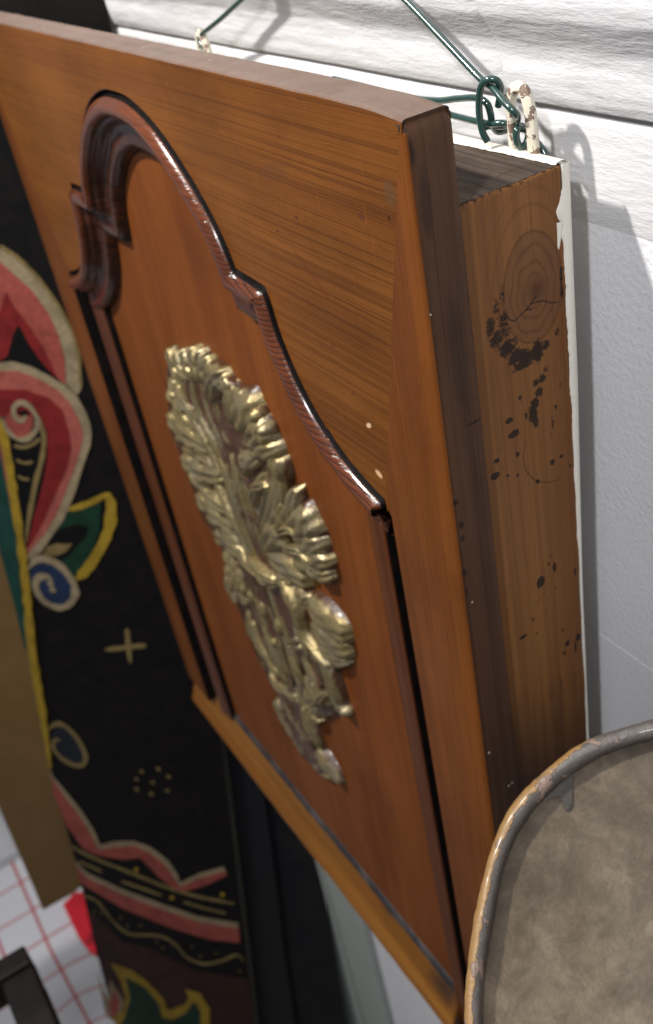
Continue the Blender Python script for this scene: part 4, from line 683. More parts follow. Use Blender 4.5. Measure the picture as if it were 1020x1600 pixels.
# low ground of the carving that ties the leaves together
gp = ORN['ground']
gc = [(p[0], p[1]) for p in gp]
ctr = ORN['axis']
gv = []; gh = []
NR = 14
for k, p in enumerate(gc):
    # nearest point of the axis
    best = None
    for a, b2 in zip(ctr[:-1], ctr[1:]):
        a_, b_ = Vector(a), Vector(b2); t = max(0, min(1, (Vector(p) - a_).dot(b_ - a_) / (b_ - a_).length_squared)); q = a_ + (b_ - a_) * t
        if best is None or (q - Vector(p)).length < best[0]: best = ((q - Vector(p)).length, q)
    q = best[1]
    for r in range(NR):
        f = r / (NR - 1); x = p[0] + (q.x - p[0]) * f; z = p[1] + (q.y - p[1]) * f
        n1 = noise.noise(Vector((x * 130, z * 70, 0))); n2 = noise.noise(Vector((x * 300, z * 180, 5)))
        h = (.0070 * (1 - (1 - f) ** 3.2) + .0034 * n1 + .0016 * n2) * min(1, f * 9)
        gv.append((x, YP - max(h, .0004 if r else -.0004), z)); gh.append(min(1, max(0, .12 + n1 * .55 + n2 * .2)) if r else 0)
gf = [(i * NR + j, ((i + 1) % len(gc)) * NR + j, ((i + 1) % len(gc)) * NR + j + 1, i * NR + j + 1) for i in range(len(gc)) for j in range(NR - 1)]
bpy.data.objects.remove(carv)
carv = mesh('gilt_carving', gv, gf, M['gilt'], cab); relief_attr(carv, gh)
carv['label'] = 'gilded leaf and flower carving with worn reddish hollows'
for L in ORN['leaves']:
    adopt(leaf(L[0], L[1], L[2], **L[3]), carv)
for B_ in ORN['berries']: adopt(berry(*B_), carv)

# ---------------------------------------------------------------- green wire
wire = thing('hanging_wire', 'green plastic-coated wire knotted through the cream iron loops above the cabinet', 'wire', (-.2, .085, 0))
WR = .00175
for nm, pts, n in [('strand', [[-0.15406, 0.086, 0.03692], [-0.1334, 0.0862, 0.02539], [-0.11586, 0.0865, 0.01647], [-0.08982, 0.087, 0.00065], [-0.06166, 0.0865, -0.01522], [-0.05064, 0.085, -0.018], [-0.04191, 0.0835, -0.02235], [-0.03528, 0.083, -0.02542], [-0.03396, 0.085, -0.02868], [-0.03918, 0.089, -0.03309], [-0.04861, 0.093, -0.03757], [-0.0548, 0.0925, -0.03887], [-0.05912, 0.089, -0.03816], [-0.05857, 0.0855, -0.03739]], 150), ('coil', [[-0.04061, 0.094, -0.03855], [-0.04739, 0.0935, -0.03814], [-0.04954, 0.0885, -0.03551], [-0.05967, 0.0865, -0.03631], [-0.0867, 0.0885, -0.03703], [-0.10012, 0.089, -0.03634], [-0.12774, 0.089, -0.03504], [-0.17969, 0.089, -0.03758]], 120), ('coil', [[-0.05594, 0.0835, -0.04374], [-0.05728, 0.082, -0.03863], [-0.05792, 0.0815, -0.03017], [-0.05675, 0.0815, -0.02178], [-0.05473, 0.082, -0.01649], [-0.05107, 0.0835, -0.01393], [-0.04822, 0.086, -0.01487], [-0.04897, 0.0885, -0.01876], [-0.0524, 0.0905, -0.02315], [-0.05449, 0.0905, -0.02868]], 120), ('coil', [[-0.20675, 0.0895, -0.03084], [-0.17959, 0.09, -0.03178], [-0.14178, 0.0905, -0.03369], [-0.1045, 0.0895, -0.03145], [-0.08522, 0.0885, -0.02802], [-0.06695, 0.0865, -0.02501], [-0.05768, 0.086, -0.02605], [-0.05627, 0.087, -0.0315], [-0.05809, 0.089, -0.03771], [-0.05868, 0.093, -0.04199], [-0.05187, 0.0955, -0.03993], [-0.04448, 0.0965, -0.0386], [-0.03841, 0.0965, -0.04254], [-0.03153, 0.0965, -0.04691], [-0.02864, 0.0965, -0.05006]], 170), ('coil', [[-0.03991, 0.0905, -0.03627], [-0.03955, 0.0885, -0.03801], [-0.03958, 0.0885, -0.04277], [-0.03908, 0.0905, -0.04629], [-0.03877, 0.0935, -0.04472], [-0.03894, 0.0955, -0.04113]], 70), ('strand', [[-0.22714, 0.089, 0.0352], [-0.26339, 0.089, 0.02241], [-0.30407, 0.0892, 0.00879], [-0.34458, 0.0894, -0.00586], [-0.37834, 0.0895, -0.01714], [-0.3888, 0.0898, -0.02138], [-0.38789, 0.09, -0.02483], [-0.38082, 0.0905, -0.02962], [-0.37382, 0.0915, -0.03452]], 110)]:
    tube(nm, pts, WR, M['wire'], wire, n)

# ---------------------------------------------------------------- painted board leaning at the left
BA = Vector([-0.71369, 0.02089, -1.01204]); BW = Vector([0.69841, 0.70047, -0.14687]); BV = Vector([-0.11078, -0.09693, -0.98911]); BN = BV.cross(BW).normalized()
if BN.dot(CAM - BA) < 0: BN = -BN
BASE = BA + BV * 1.2 + BW * -.15
M['black'] = paint('black_lacquer', (.0040, .0034, .0034), .6, .4, .25, 220, (.008, .005, .0045), .5, spec=.15)
M['gedge'] = paint('board_edge_grey', (.12, .11, .085), .6, .4, .3, 120)
pbd = thing('painted_board', 'black leaning board painted with red scrolls, green leaves and a gold cross', 'painted board', BASE)
def onb(p, h=0., off=0.): 
    return BA + BW * p[0] + BV * p[1] + BN * (h + off)
def plate(name, poly, th, mat, parent, h=0., matside=None):
    """flat shape of thickness th whose front lies h in front of the board plane"""
    n = len(poly); tri = tessellate_polygon([[Vector((a, b, 0)) for a, b in poly]])
    V = [onb(p, h) for p in poly] + [onb(p, h - th) for p in poly]
    F = [tuple(t) for t in tri] + [tuple(i + n for i in t) for t in tri] + [(i, (i + 1) % n, n + (i + 1) % n, n + i) for i in range(n)]
    MI = [0] * (2 * len(tri)) + [1] * n
    return mesh(name, V, F, [mat, matside or mat], parent, False, MI)
def pmat(name, col): 
    return paint(name, col, .55, .6, .6, 210, tuple(x * .45 for x in col), .55, spec=.2)
COLS = .78
COL = {'cream': (.36, .28, .17), 'pink': (.38, .085, .065), 'red': (.235, .018, .018), 'gold': (.25, .18, .07), 'yellow': (.40, .26, .025), 'green': (.010, .045, .024), 'blue': (.018, .035, .085), 'black': (.0040, .0034, .0034), 'brown': (.045, .017, .013), 'slate': (.018, .022, .032), 'teal': (.014, .065, .050), 'rose': (.42, .11, .085)}
PM = {k: pmat('paint_' + k, tuple(x * COLS for x in v)) for k, v in COL.items()}
bo = [(-0.0161, -1.0158), (0.0069, -0.7736), (-0.0009, -0.0419), (-0.0097, 0.8407), (-0.0209, 1.375), (-0.3467, 1.5558), (-0.3176, 0.9479), (-0.3103, 0.6066), (-0.2992, 0.3605), (-0.2987, 0.2181), (-0.2947, 0.1034), (-0.2855, -0.0037), (-0.2791, -0.1019), (-0.274, -0.1804), (-0.2772, -0.2525), (-0.2766, -0.3432), (-0.2654, -0.596), (-0.2507, -0.8901), (-0.2398, -1.0122)]
plate('board', bo, .018, M['black'], pbd, 0, M['gedge'])
def ribbon(name, pts, w, mat, h, taper=True, n=None):
    n = n or max(16, len(pts) * 7)
    C = spline([(a, b, 0) for a, b in pts], n); L_ = []; R_ = []
    for i in range(n):
        t = (C[min(i + 1, n - 1)] - C[max(i - 1, 0)]).normalized(); q = Vector((-t.y, t.x, 0)); u = i / (n - 1)
        ww = w * (1 + .38 * noise.noise(C[i] * 60) + .15 * noise.noise(C[i] * 260)) * (min(1, .35 + u * 6, .35 + (1 - u) * 6) if taper else 1)
        L_.append(C[i] + q * ww); R_.append(C[i] - q * ww)
    V = [onb((p.x, p.y), h) for p in L_] + [onb((p.x, p.y), h) for p in R_]
    V += [onb((p.x, p.y), 0) for p in L_] + [onb((p.x, p.y), 0) for p in R_]
    F = []
    for i in range(n - 1):
        F += [(i, i + 1, n + i + 1, n + i), (i, i + 1, 2 * n + i + 1, 2 * n + i), (n + i, n + i + 1, 3 * n + i + 1, 3 * n + i)]
    return mesh(name, V, F, mat, pbd, False)
def smooth_poly(P, k=5):
    n = len(P); out = []
    P = [Vector((a, b, 0)) for a, b in P]
    for i in range(n):
        a, b, c, d = P[(i - 1) % n], P[i], P[(i + 1) % n], P[(i + 2) % n]
        for j in range(k):
            u = j / k
            q = .5 * ((2 * b) + (c - a) * u + (2 * a - 5 * b + 4 * c - d) * u * u + (3 * b - a - 3 * c + d) * u ** 3)
            out.append((q.x, q.y))
    return out
for (kind, name, col, lay, w, pts) in [('poly', 'red_petal', 'cream', 0, 0, [(-0.2224, -0.7575), (-0.1748, -0.7694), (-0.1599, -0.7594), (-0.1431, -0.7437), (-0.131, -0.726), (-0.1175, -0.6991), (-0.1115, -0.6758), (-0.1095, -0.648), (-0.1124, -0.6156), (-0.1129, -0.6047), (-0.1197, -0.5973), (-0.1302, -0.6104), (-0.256, -0.6309)]), ('poly', 'red_petal', 'pink', 1, 0, [(-0.2261, -0.7428), (-0.1782, -0.7543), (-0.1677, -0.7435), (-0.1485, -0.7248), (-0.1336, -0.6979), (-0.1273, -0.6715), (-0.1253, -0.6467), (-0.1299, -0.611), (-0.1342, -0.6127), (-0.2557, -0.6311)]), ('poly', 'red_petal', 'red', 2, 0, [(-0.1884, -0.7011), (-0.1794, -0.7199), (-0.1736, -0.7023), (-0.1607, -0.6819), (-0.1498, -0.6578), (-0.1435, -0.6358), (-0.1392, -0.6182), (-0.1456, -0.6176), (-0.1699, -0.6397), (-0.207, -0.6328), (-0.2402, -0.6279)]), ('poly', 'red_petal', 'black', 3, 0, [(-0.243, -0.6162), (-0.2067, -0.6331), (-0.1957, -0.6403), (-0.1811, -0.6701), (-0.1725, -0.6814), (-0.1655, -0.6589), (-0.1538, -0.635), (-0.1444, -0.6229), (-0.1343, -0.6107), (-0.1649, -0.6075)]), ('line', 'gold_line', 'gold', 4, 0.0022, [(-0.1731, -0.773), (-0.1575, -0.7614), (-0.1407, -0.7446), (-0.128, -0.7244), (-0.1154, -0.6985), (-0.1092, -0.6761), (-0.1077, -0.6479), (-0.1108, -0.6167), (-0.1133, -0.6048)]), ('poly', 'red_scroll', 'cream', 4, 0, [(-0.2582, -0.6191), (-0.207, -0.6308), (-0.1908, -0.6341), (-0.1686, -0.6297), (-0.148, -0.6194), (-0.1314, -0.6083), (-0.1186, -0.595), (-0.1117, -0.5753), (-0.109, -0.5591), (-0.1103, -0.5448), (-0.1142, -0.53), (-0.1327, -0.4909), (-0.1474, -0.4564), (-0.1715, -0.4113), (-0.1955, -0.3788), (-0.2134, -0.3527), (-0.2393, -0.3333), (-0.2467, -0.3495), (-0.2355, -0.5113), (-0.2859, -0.5144)]), ('poly', 'red_scroll', 'rose', 5, 0, [(-0.2602, -0.6107), (-0.2094, -0.62), (-0.185, -0.6225), (-0.1629, -0.6148), (-0.1418, -0.6028), (-0.1292, -0.5864), (-0.122, -0.5657), (-0.1204, -0.5438), (-0.1286, -0.5212), (-0.1425, -0.4908), (-0.1611, -0.4548), (-0.1807, -0.4163), (-0.203, -0.3842), (-0.2333, -0.3477), (-0.2464, -0.3499), (-0.2352, -0.5116), (-0.2856, -0.5147)]), ('poly', 'red_scroll', 'red', 6, 0, [(-0.2662, -0.5872), (-0.2151, -0.5952), (-0.1829, -0.5987), (-0.1562, -0.5913), (-0.1406, -0.5759), (-0.1381, -0.5473), (-0.1393, -0.5238), (-0.1498, -0.4948), (-0.1731, -0.4534), (-0.2033, -0.399), (-0.2273, -0.3618), (-0.2362, -0.354), (-0.2263, -0.513), (-0.2853, -0.515)]), ('poly', 'red_scroll', 'black', 7, 0, [(-0.2417, -0.5523), (-0.2151, -0.5598), (-0.1879, -0.5717), (-0.1735, -0.5558), (-0.1684, -0.5332), (-0.1734, -0.5088), (-0.1843, -0.4763), (-0.1968, -0.4455), (-0.2135, -0.408), (-0.229, -0.3693), (-0.236, -0.35), (-0.2396, -0.3623), (-0.2291, -0.4558), (-0.2255, -0.5226), (-0.2475, -0.5291)]), ('line', 'scroll_line', 'gold', 9, 0.003, [(-0.2041, -0.5704), (-0.1929, -0.5803), (-0.1821, -0.5781), (-0.1744, -0.565), (-0.1711, -0.5459), (-0.1738, -0.5249), (-0.1841, -0.4958), (-0.1954, -0.4706), (-0.2071, -0.4397), (-0.2205, -0.4025), (-0.232, -0.3663)]), ('spoly', 'scroll_bud', 'pink', 9, 0, [(-0.2173, -0.5557), (-0.2051, -0.5659), (-0.1931, -0.5611), (-0.181, -0.5642), (-0.1821, -0.5518), (-0.192, -0.5363), (-0.2031, -0.5313), (-0.2137, -0.5355)]), ('line', 'scroll_line', 'cream', 10, 0.0035, [(-0.2207, -0.5582), (-0.2173, -0.5407), (-0.2081, -0.53), (-0.1947, -0.5308), (-0.1813, -0.5432), (-0.1744, -0.5565), (-0.1765, -0.5694), (-0.1826, -0.5782), (-0.1918, -0.5807), (-0.2015, -0.5735), (-0.2029, -0.5602), (-0.1955, -0.5566), (-0.1874, -0.5637)]), ('line', 'scroll_line', 'gold', 9, 0.0022, [(-0.2144, -0.518), (-0.2011, -0.5178), (-0.1881, -0.524), (-0.177, -0.5336)]), ('line', 'scroll_line', 'gold', 9, 0.002, [(-0.2157, -0.4974), (-0.2064, -0.4939), (-0.1938, -0.4974)]), ('line', 'scroll_line', 'gold', 9, 0.002, [(-0.2195, -0.4732), (-0.2118, -0.4694), (-0.2048, -0.4703)]), ('poly', 'green_border', 'teal', 3, 0, [(-0.2634, -0.6308), (-0.2395, -0.5649), (-0.2335, -0.5206), (-0.2362, -0.4731), (-0.2408, -0.4232), (-0.2473, -0.3599), (-0.2597, -0.2803), (-0.2678, -0.2139), (-0.2745, -0.1566), (-0.2798, -0.1682), (-0.2765, -0.2517), (-0.276, -0.3424), (-0.2647, -0.5953)]), ('line', 'yellow_border', 'yellow', 8, 0.006, [(-0.2537, -0.6329), (-0.2359, -0.5753), (-0.2269, -0.5373), (-0.2267, -0.5023), (-0.232, -0.4458), (-0.2381, -0.384), (-0.2456, -0.3182), (-0.2555, -0.2479), (-0.2662, -0.1766), (-0.2737, -0.1001), (-0.2809, -0.0173), (-0.2928, 0.097)]), ('poly', 'green_leaf', 'green', 2, 0, [(-0.1634, -0.428), (-0.1321, -0.4404), (-0.1158, -0.4466), (-0.1186, -0.4305), (-0.1257, -0.3992), (-0.1423, -0.3633), (-0.1597, -0.3359), (-0.1762, -0.3145), (-0.183, -0.3266), (-0.1879, -0.3475), (-0.1968, -0.3568), (-0.1847, -0.3902)]), ('poly', 'green_leaf', 'black', 3, 0, [(-0.1953, -0.3806), (-0.1782, -0.3957), (-0.1573, -0.405), (-0.1399, -0.4055), (-0.1447, -0.3884), (-0.1645, -0.3665), (-0.1807, -0.3468), (-0.1941, -0.3425), (-0.2002, -0.3566)]), ('line', 'leaf_edge', 'yellow', 3, 0.0035, [(-0.1643, -0.4271), (-0.1485, -0.4334), (-0.1298, -0.443), (-0.1127, -0.4542), (-0.0999, -0.4608)]), ('line', 'leaf_edge', 'yellow', 4, 0.0065, [(-0.1019, -0.4627), (-0.1026, -0.4432), (-0.1077, -0.4177), (-0.1194, -0.3885), (-0.1354, -0.3608), (-0.1547, -0.3319), (-0.1728, -0.3113)]), ('poly', 'cream_leaf', 'gold', 5, 0, [(-0.2145, -0.3463), (-0.2043, -0.3608), (-0.1901, -0.3694), (-0.1757, -0.3706), (-0.1673, -0.373), (-0.178, -0.3586), (-0.1922, -0.3499), (-0.2075, -0.3453)]), ('spoly', 'blue_scroll', 'blue', 4, 0, [(-0.2406, -0.311), (-0.2233, -0.3315), (-0.204, -0.3369), (-0.1885, -0.3241), (-0.1817, -0.3031), (-0.1819, -0.2827), (-0.197, -0.2616), (-0.2173, -0.2533), (-0.2343, -0.2619), (-0.2428, -0.2835)]), ('line', 'scroll_line', 'cream', 6, 0.0052, [(-0.2404, -0.3184), (-0.2256, -0.3362), (-0.2068, -0.3393), (-0.1892, -0.328), (-0.1793, -0.3086), (-0.1786, -0.2885), (-0.19, -0.2671), (-0.208, -0.2557), (-0.2265, -0.2617), (-0.2346, -0.2765), (-0.2349, -0.2924), (-0.2274, -0.3061), (-0.2145, -0.3105), (-0.2079, -0.3027)]), ('dot', 'cream_dot', 'cream', 6, 0.0048, [(-0.2124, -0.2985), (-0.211, -0.2874)]), ('spoly', 'blue_scroll', 'slate', 1, 0, [(-0.2779, 0.0227), (-0.2585, -0.0007), (-0.242, 0.0113), (-0.2296, 0.0347), (-0.2303, 0.0618), (-0.247, 0.0826), (-0.2684, 0.0712), (-0.282, 0.0534)]), ('line', 'scroll_line', 'gold', 3, 0.004, [(-0.2803, 0.0107), (-0.2679, -0.0038), (-0.2545, -0.0083), (-0.2403, 0.0042), (-0.2301, 0.028), (-0.227, 0.057), (-0.2338, 0.0768), (-0.247, 0.0848), (-0.2649, 0.077), (-0.2766, 0.0601), (-0.2784, 0.0426), (-0.2703, 0.0288), (-0.2631, 0.03)]), ('line', 'gold_cross', 'gold', 1, 0.0036, [(-0.1145, -0.2335), (-0.1175, -0.2017), (-0.12, -0.1666)]), ('line', 'gold_cross', 'gold', 2, 0.0036, [(-0.1539, -0.1851), (-0.119, -0.1969), (-0.0907, -0.2061)]), ('dot', 'gold_dot', 'gold', 1, 0.0036, [(-0.1374, 0.0717), (-0.1086, 0.0584), (-0.0941, 0.0727), (-0.1007, 0.1082), (-0.129, 0.1236), (-0.1527, 0.1189), (-0.1489, 0.093), (-0.1228, 0.0939)]), ('poly', 'red_scallop', 'cream', 1, 0, [(-0.2988, 0.1144), (-0.2797, 0.1573), (-0.261, 0.1999), (-0.2472, 0.2487), (-0.2429, 0.2895), (-0.2173, 0.2732), (-0.178, 0.2599), (-0.149, 0.2688), (-0.1236, 0.2965), (-0.1119, 0.3289), (-0.1094, 0.3558), (-0.0736, 0.3188), (-0.026, 0.2843), (-0.0222, 0.3027), (-0.0654, 0.3473), (-0.1027, 0.3761), (-0.1218, 0.3728), (-0.1479, 0.3439), (-0.1721, 0.2969), (-0.2053, 0.3123), (-0.2523, 0.3175), (-0.2742, 0.3096), (-0.2931, 0.2497), (-0.3031, 0.1684)]), ('poly', 'red_scallop', 'pink', 2, 0, [(-0.2985, 0.1249), (-0.2844, 0.1711), (-0.2669, 0.2145), (-0.2543, 0.2641), (-0.2473, 0.3028), (-0.2194, 0.2874), (-0.1796, 0.272), (-0.1531, 0.2835), (-0.1297, 0.3103), (-0.1189, 0.3416), (-0.1106, 0.3668), (-0.0737, 0.3309), (-0.0245, 0.2939), (-0.0223, 0.3057), (-0.0654, 0.3485), (-0.1027, 0.3774), (-0.1221, 0.3761), (-0.1482, 0.3471), (-0.1727, 0.3019), (-0.2059, 0.3174), (-0.2527, 0.3207), (-0.2763, 0.3097), (-0.2952, 0.2498), (-0.3028, 0.1678)]), ('line', 'gold_line', 'gold', 3, 0.003, [(-0.2981, 0.3083), (-0.2657, 0.3295), (-0.2107, 0.3494), (-0.17, 0.3645), (-0.1369, 0.3765), (-0.0807, 0.3866), (-0.0159, 0.3861)]), ('line', 'gold_line', 'gold', 3, 0.0022, [(-0.2931, 0.3507), (-0.2743, 0.358), (-0.2524, 0.368)]), ('line', 'gold_line', 'gold', 3, 0.0022, [(-0.22, 0.3861), (-0.1803, 0.3962), (-0.1488, 0.4051)]), ('line', 'gold_line', 'gold', 3, 0.0016, [(-0.11, 0.4116), (-0.0726, 0.4185), (-0.0349, 0.4213)]), ('dot', 'gold_dot', 'yellow', 4, 0.004, [(-0.1861, 0.3412), (-0.1301, 0.4061), (-0.0353, 0.3655)]), ('poly', 'red_band', 'cream', 1, 0, [(-0.3005, 0.3504), (-0.2826, 0.3824), (-0.2209, 0.4125), (-0.1596, 0.4312), (-0.0879, 0.4504), (-0.0143, 0.4449), (-0.017, 0.5064), (-0.0747, 0.5167), (-0.1533, 0.5012), (-0.2303, 0.4727), (-0.3009, 0.4169)]), ('poly', 'red_band', 'pink', 2, 0, [(-0.3019, 0.3652), (-0.2839, 0.3974), (-0.2219, 0.4277), (-0.1603, 0.4466), (-0.0882, 0.4658), (-0.0143, 0.4601), (-0.0169, 0.5056), (-0.0745, 0.516), (-0.153, 0.5004), (-0.23, 0.472), (-0.3006, 0.4162)]), ('poly', 'brown_ground', 'brown', 0, 0, [(-0.3041, 0.494), (-0.2756, 0.538), (-0.2498, 0.5886), (-0.1902, 0.593), (-0.1556, 0.6153), (-0.1082, 0.6374), (-0.0112, 0.6269), (-0.0095, 0.8399), (-0.0207, 1.3739), (-0.3464, 1.5546), (-0.3142, 0.9457), (-0.3059, 0.6044)]), ('line', 'gold_line', 'gold', 3, 0.0024, [(-0.304, 0.4559), (-0.2779, 0.4673), (-0.2574, 0.5215), (-0.2302, 0.5539), (-0.1739, 0.5403), (-0.144, 0.5549), (-0.1242, 0.5949), (-0.092, 0.6048), (-0.0567, 0.5807), (-0.0264, 0.5502), (-0.0132, 0.5644)]), ('dot', 'gold_dot', 'gold', 2, 0.002, [(-0.2903, 0.5025), (-0.2766, 0.5019), (-0.2402, 0.5059), (-0.23, 0.5272), (-0.2041, 0.5182), (-0.1794, 0.562), (-0.1694, 0.5798), (-0.1486, 0.5615), (-0.1111, 0.5543), (-0.097, 0.5812), (-0.0656, 0.5589), (-0.025, 0.6042)]), ('poly', 'green_leaf', 'yellow', 2, 0, [(-0.2857, 0.6783), (-0.2452, 0.6859), (-0.2165, 0.7213), (-0.1921, 0.7736), (-0.1894, 0.8142), (-0.1487, 0.773), (-0.1371, 0.7394), (-0.142, 0.7154), (-0.1129, 0.7179), (-0.099, 0.7696), (-0.1104, 0.8822), (-0.3157, 0.9394), (-0.3196, 0.8938), (-0.29, 0.8558), (-0.2759, 0.8001), (-0.2758, 0.7397)]), ('poly', 'green_leaf', 'green', 3, 0, [(-0.264, 0.7155), (-0.2267, 0.7387), (-0.2061, 0.7907), (-0.2053, 0.8452), (-0.1839, 0.8463), (-0.1493, 0.8019), (-0.1293, 0.7523), (-0.1185, 0.7842), (-0.1298, 0.8899), (-0.3115, 0.9315), (-0.2887, 0.8749), (-0.2655, 0.7952)]), ('poly', 'red_flame', 'cream', 2, 0, [(-0.3221, 0.7222), (-0.323, 0.7822), (-0.315, 0.8159), (-0.2993, 0.737), (-0.2884, 0.7855), (-0.2827, 0.8177), (-0.2999, 0.8752), (-0.3223, 0.9106), (-0.3338, 0.8868)]), ('poly', 'red_flame', 'pink', 3, 0, [(-0.3201, 0.8472), (-0.2971, 0.7737), (-0.2902, 0.815), (-0.3047, 0.8713), (-0.3202, 0.8984)])]:
    h = .0004 + .0004 * lay
    if kind == 'poly': plate(name, pts, h + .0002, PM[col], pbd, h)
    elif kind == 'spoly': plate(name, smooth_poly(pts, 4), h + .0002, PM[col], pbd, h)
    elif kind == 'line': ribbon(name, pts, w, PM[col], h)
    elif kind == 'dot':
        for p in pts:
            plate(name, [(p[0] + w * math.cos(a * math.pi / 5), p[1] + w * math.sin(a * math.pi / 5)) for a in range(10)], h, PM[col], pbd, h)

# ---------------------------------------------------------------- dark board behind, right of the painted one
M['navy'] = paint('dark_stained_wood', (.007, .008, .011), .5, .5, .3, 90, (.013, .012, .013), .6, grainaxis=2, spec=.25)
M['navy2'] = paint('dark_blue_strip', (.009, .0105, .013), .45, .4, .3, 90, grainaxis=2, spec=.3)
dk = thing('dark_screen', 'dark blue-black wooden screen leaning behind the painted board and cabinet', 'screen', BA + BV * 1.2 + BW * .1 - BN * .04)
for nm, poly, h, th, mt in [('screen_panel', [(-0.0641, -1.0353), (0.0344, -1.0364), (0.0215, -0.9839), (0.0171, -0.9646), (0.0317, -0.6098), (0.1252, 0.2876), (0.1572, 0.7784), (0.1944, 1.3309), (-0.0998, 1.494), (-0.0338, 0.0439), (-0.0349, -0.8263)], -0.03, 0.012, 'navy'), ('screen_strip', [(-0.0252, -1.0166), (-0.0148, -1.0167), (-0.0141, -0.974), (-0.0138, -0.9518), (0.0022, -0.525), (0.0333, 0.1234), (0.032, 0.8665), (0.0474, 1.3924), (-0.0309, 1.4358), (-0.0184, 0.8373), (-0.0045, 0.0272), (-0.0188, -0.6092), (-0.023, -0.9738)], -0.022, 0.0075, 'navy2'), ('screen_moulding', [(0.0339, 0.0154), (0.0459, 0.0124), (0.0539, 0.3348), (0.0564, 0.5715), (0.0645, 0.7983), (0.069, 1.244), (0.0244, 1.2674), (0.0292, 0.8133), (0.0316, 0.4766)], -0.02, 0.009, 'navy2')]: plate(nm, poly, th, M[mt], dk, h)

# cardboard sheet
M['card'] = paint('brown_card', (.145, .083, .030), .75, .25, .15, 90, (.175, .10, .040), .4, spec=.15)
cbd = thing('cardboard_sheet', 'plain brown cardboard sheet hanging down behind the left edge of the painted board', 'cardboard', BA + BW * -.4 + BV * .5 - BN * .03)
plate('sheet', [(-0.362, -0.4798), (-0.2347, -0.2871), (-0.2737, 0.1247), (-0.3077, 0.4532), (-0.3436, 0.499), (-0.4169, 0.5754), (-0.4342, 0.2704), (-0.4509, 0.059)], .003, M['card'], cbd, -.022)

# pale casing on the wall low down
M['pale'] = paint('grey_green_paint', (.36, .39, .35), .6, .15, .2, 60, (.32, .34, .31), .5)
pc = thing('door_casing', 'pale grey-green upright casing on the wall below the cabinet', 'casing', (-.72, YW, -1.9))
box('casing_board', -1.2, -.556, YW - .014, YW - .0005, -2.6, -.95, M['pale'], pc, .003)
box('casing_bead', -.672, -.664, YW - .018, YW - .0145, -2.6, -.95, M['pale'], pc, .0015)

# ---------------------------------------------------------------- table with checked cloth
ZC = -1.75; KC = (.113 + 1.75) / (.113 + 1.3)
def cz(x, y):  # scale about nothing: simple numbers of the table
    return x, y
EX = -1.1891; PITCH = .0655 * KC; Y0 = -0.3403; X0 = -1.207
def cloth_mat():
    b = NB('red_checked_cloth')
    uv = b.N.new('ShaderNodeUVMap'); sx = b.N.new('ShaderNodeSeparateXYZ'); b.L.new(uv.outputs[0], sx.inputs[0])
    def line(s, w):
        f = b.math('FRACT', b.math('ADD', s, 50.5)); d = b.math('ABSOLUTE', b.math('SUBTRACT', f, .5))
        return b.ramp(d, [(w * .7, 1), (w, 0)])
    l1 = line(sx.outputs[0], .050); l2 = line(sx.outputs[1], .045)
    c = b.mix(b.math('MULTIPLY', l1, .62), (.64, .64, .67), (.45, .06, .06))
    c = b.mix(b.math('MULTIPLY', l2, .85), c, (.42, .02, .025))
    n = b.noise(b.P, 400, 2)
    return b.out(c, .75, b.bump(n, .2, .0008))
tb_ = thing('checked_tablecloth', 'white cloth with thin red check lines over the low table at lower left', 'tablecloth', (EX - .4, Y0, ZC - .5))
tprof = [(-1.0, 0)] + [(-.9 + .08 * i, .0) for i in range(11)] + [(-.03, -.001), (-.012, -.004), (0, -.011), (.008, -.025)] + [(.012 + .055 * i, -.05 - .055 * i * 1.15) for i in range(12)]
tprof = [(a if a < .012 else .012 + (a - .012) * .3, b) for a, b in tprof]
seg_len = [0]
for a, b2 in zip(tprof[:-1], tprof[1:]): seg_len.append(seg_len[-1] + math.hypot(b2[0] - a[0], b2[1] - a[1]))
i0 = 13
VV = []; UVs = []
ncy = 60
for i, (dx, dz_) in enumerate(tprof):
    for j in range(ncy):
        y = Y0 - .7 + 1.0 * j / (ncy - 1)
        f = max(0, -dz_) * .12
        off = f * math.sin(y * 22) + f * .4 * math.sin(y * 47 + 1)
        z = ZC + dz_ + .0016 * noise.noise(Vector((dx * 9, y * 9, 0)))
        VV.append((EX + dx + off * .5, y, z)); UVs.append(((seg_len[i] - seg_len[i0] + (EX - X0)) / PITCH, (y - Y0) / PITCH / 1.0))
FF = [(i * ncy + j, (i + 1) * ncy + j, (i + 1) * ncy + j + 1, i * ncy + j + 1) for i in range(len(tprof) - 1) for j in range(ncy - 1)]
M['cloth'] = cloth_mat()
cl = mesh('cloth', VV, FF, M['cloth'], tb_)
uvl = cl.data.uv_layers.new(name='UVMap')
for lp in cl.data.loops: uvl.data[lp.index].uv = UVs[lp.vertex_index]
sm = cl.modifiers.new('thick', 'SOLIDIFY'); sm.thickness = .0015

# red bag/label between sheet and painted board
M['redthing'] = paint('bright_red_plastic', (.62, .008, .022), .35, .12, .15, 60)
rd = {'front': [[-1.26595, -0.28106, -1.738], [-1.27873, -0.24664, -1.738], [-1.24467, -0.21133, -1.738], [-1.17197, -0.23049, -1.738], [-1.10641, -0.26446, -1.738], [-1.12858, -0.27454, -1.738], [-1.16992, -0.28066, -1.738]], 'n': [0, 0, 1]}
V = [Vector(p) for p in rd['front']]; nn = Vector(rd['n'])
V2 = [p - nn * .02 for p in V]; k = len(V)
rb = mesh('red_bag', V + V2, [tuple(range(k)), tuple(range(k, 2 * k))] + [(i, (i + 1) % k, k + (i + 1) % k, k + i) for i in range(k)], M['redthing'], None, False)
tag(rb, 'bright red plastic piece lying on the checked cloth beside the painted board', 'bag')
bv = rb.modifiers.new('b', 'BEVEL'); bv.width = .004; bv.segments = 3

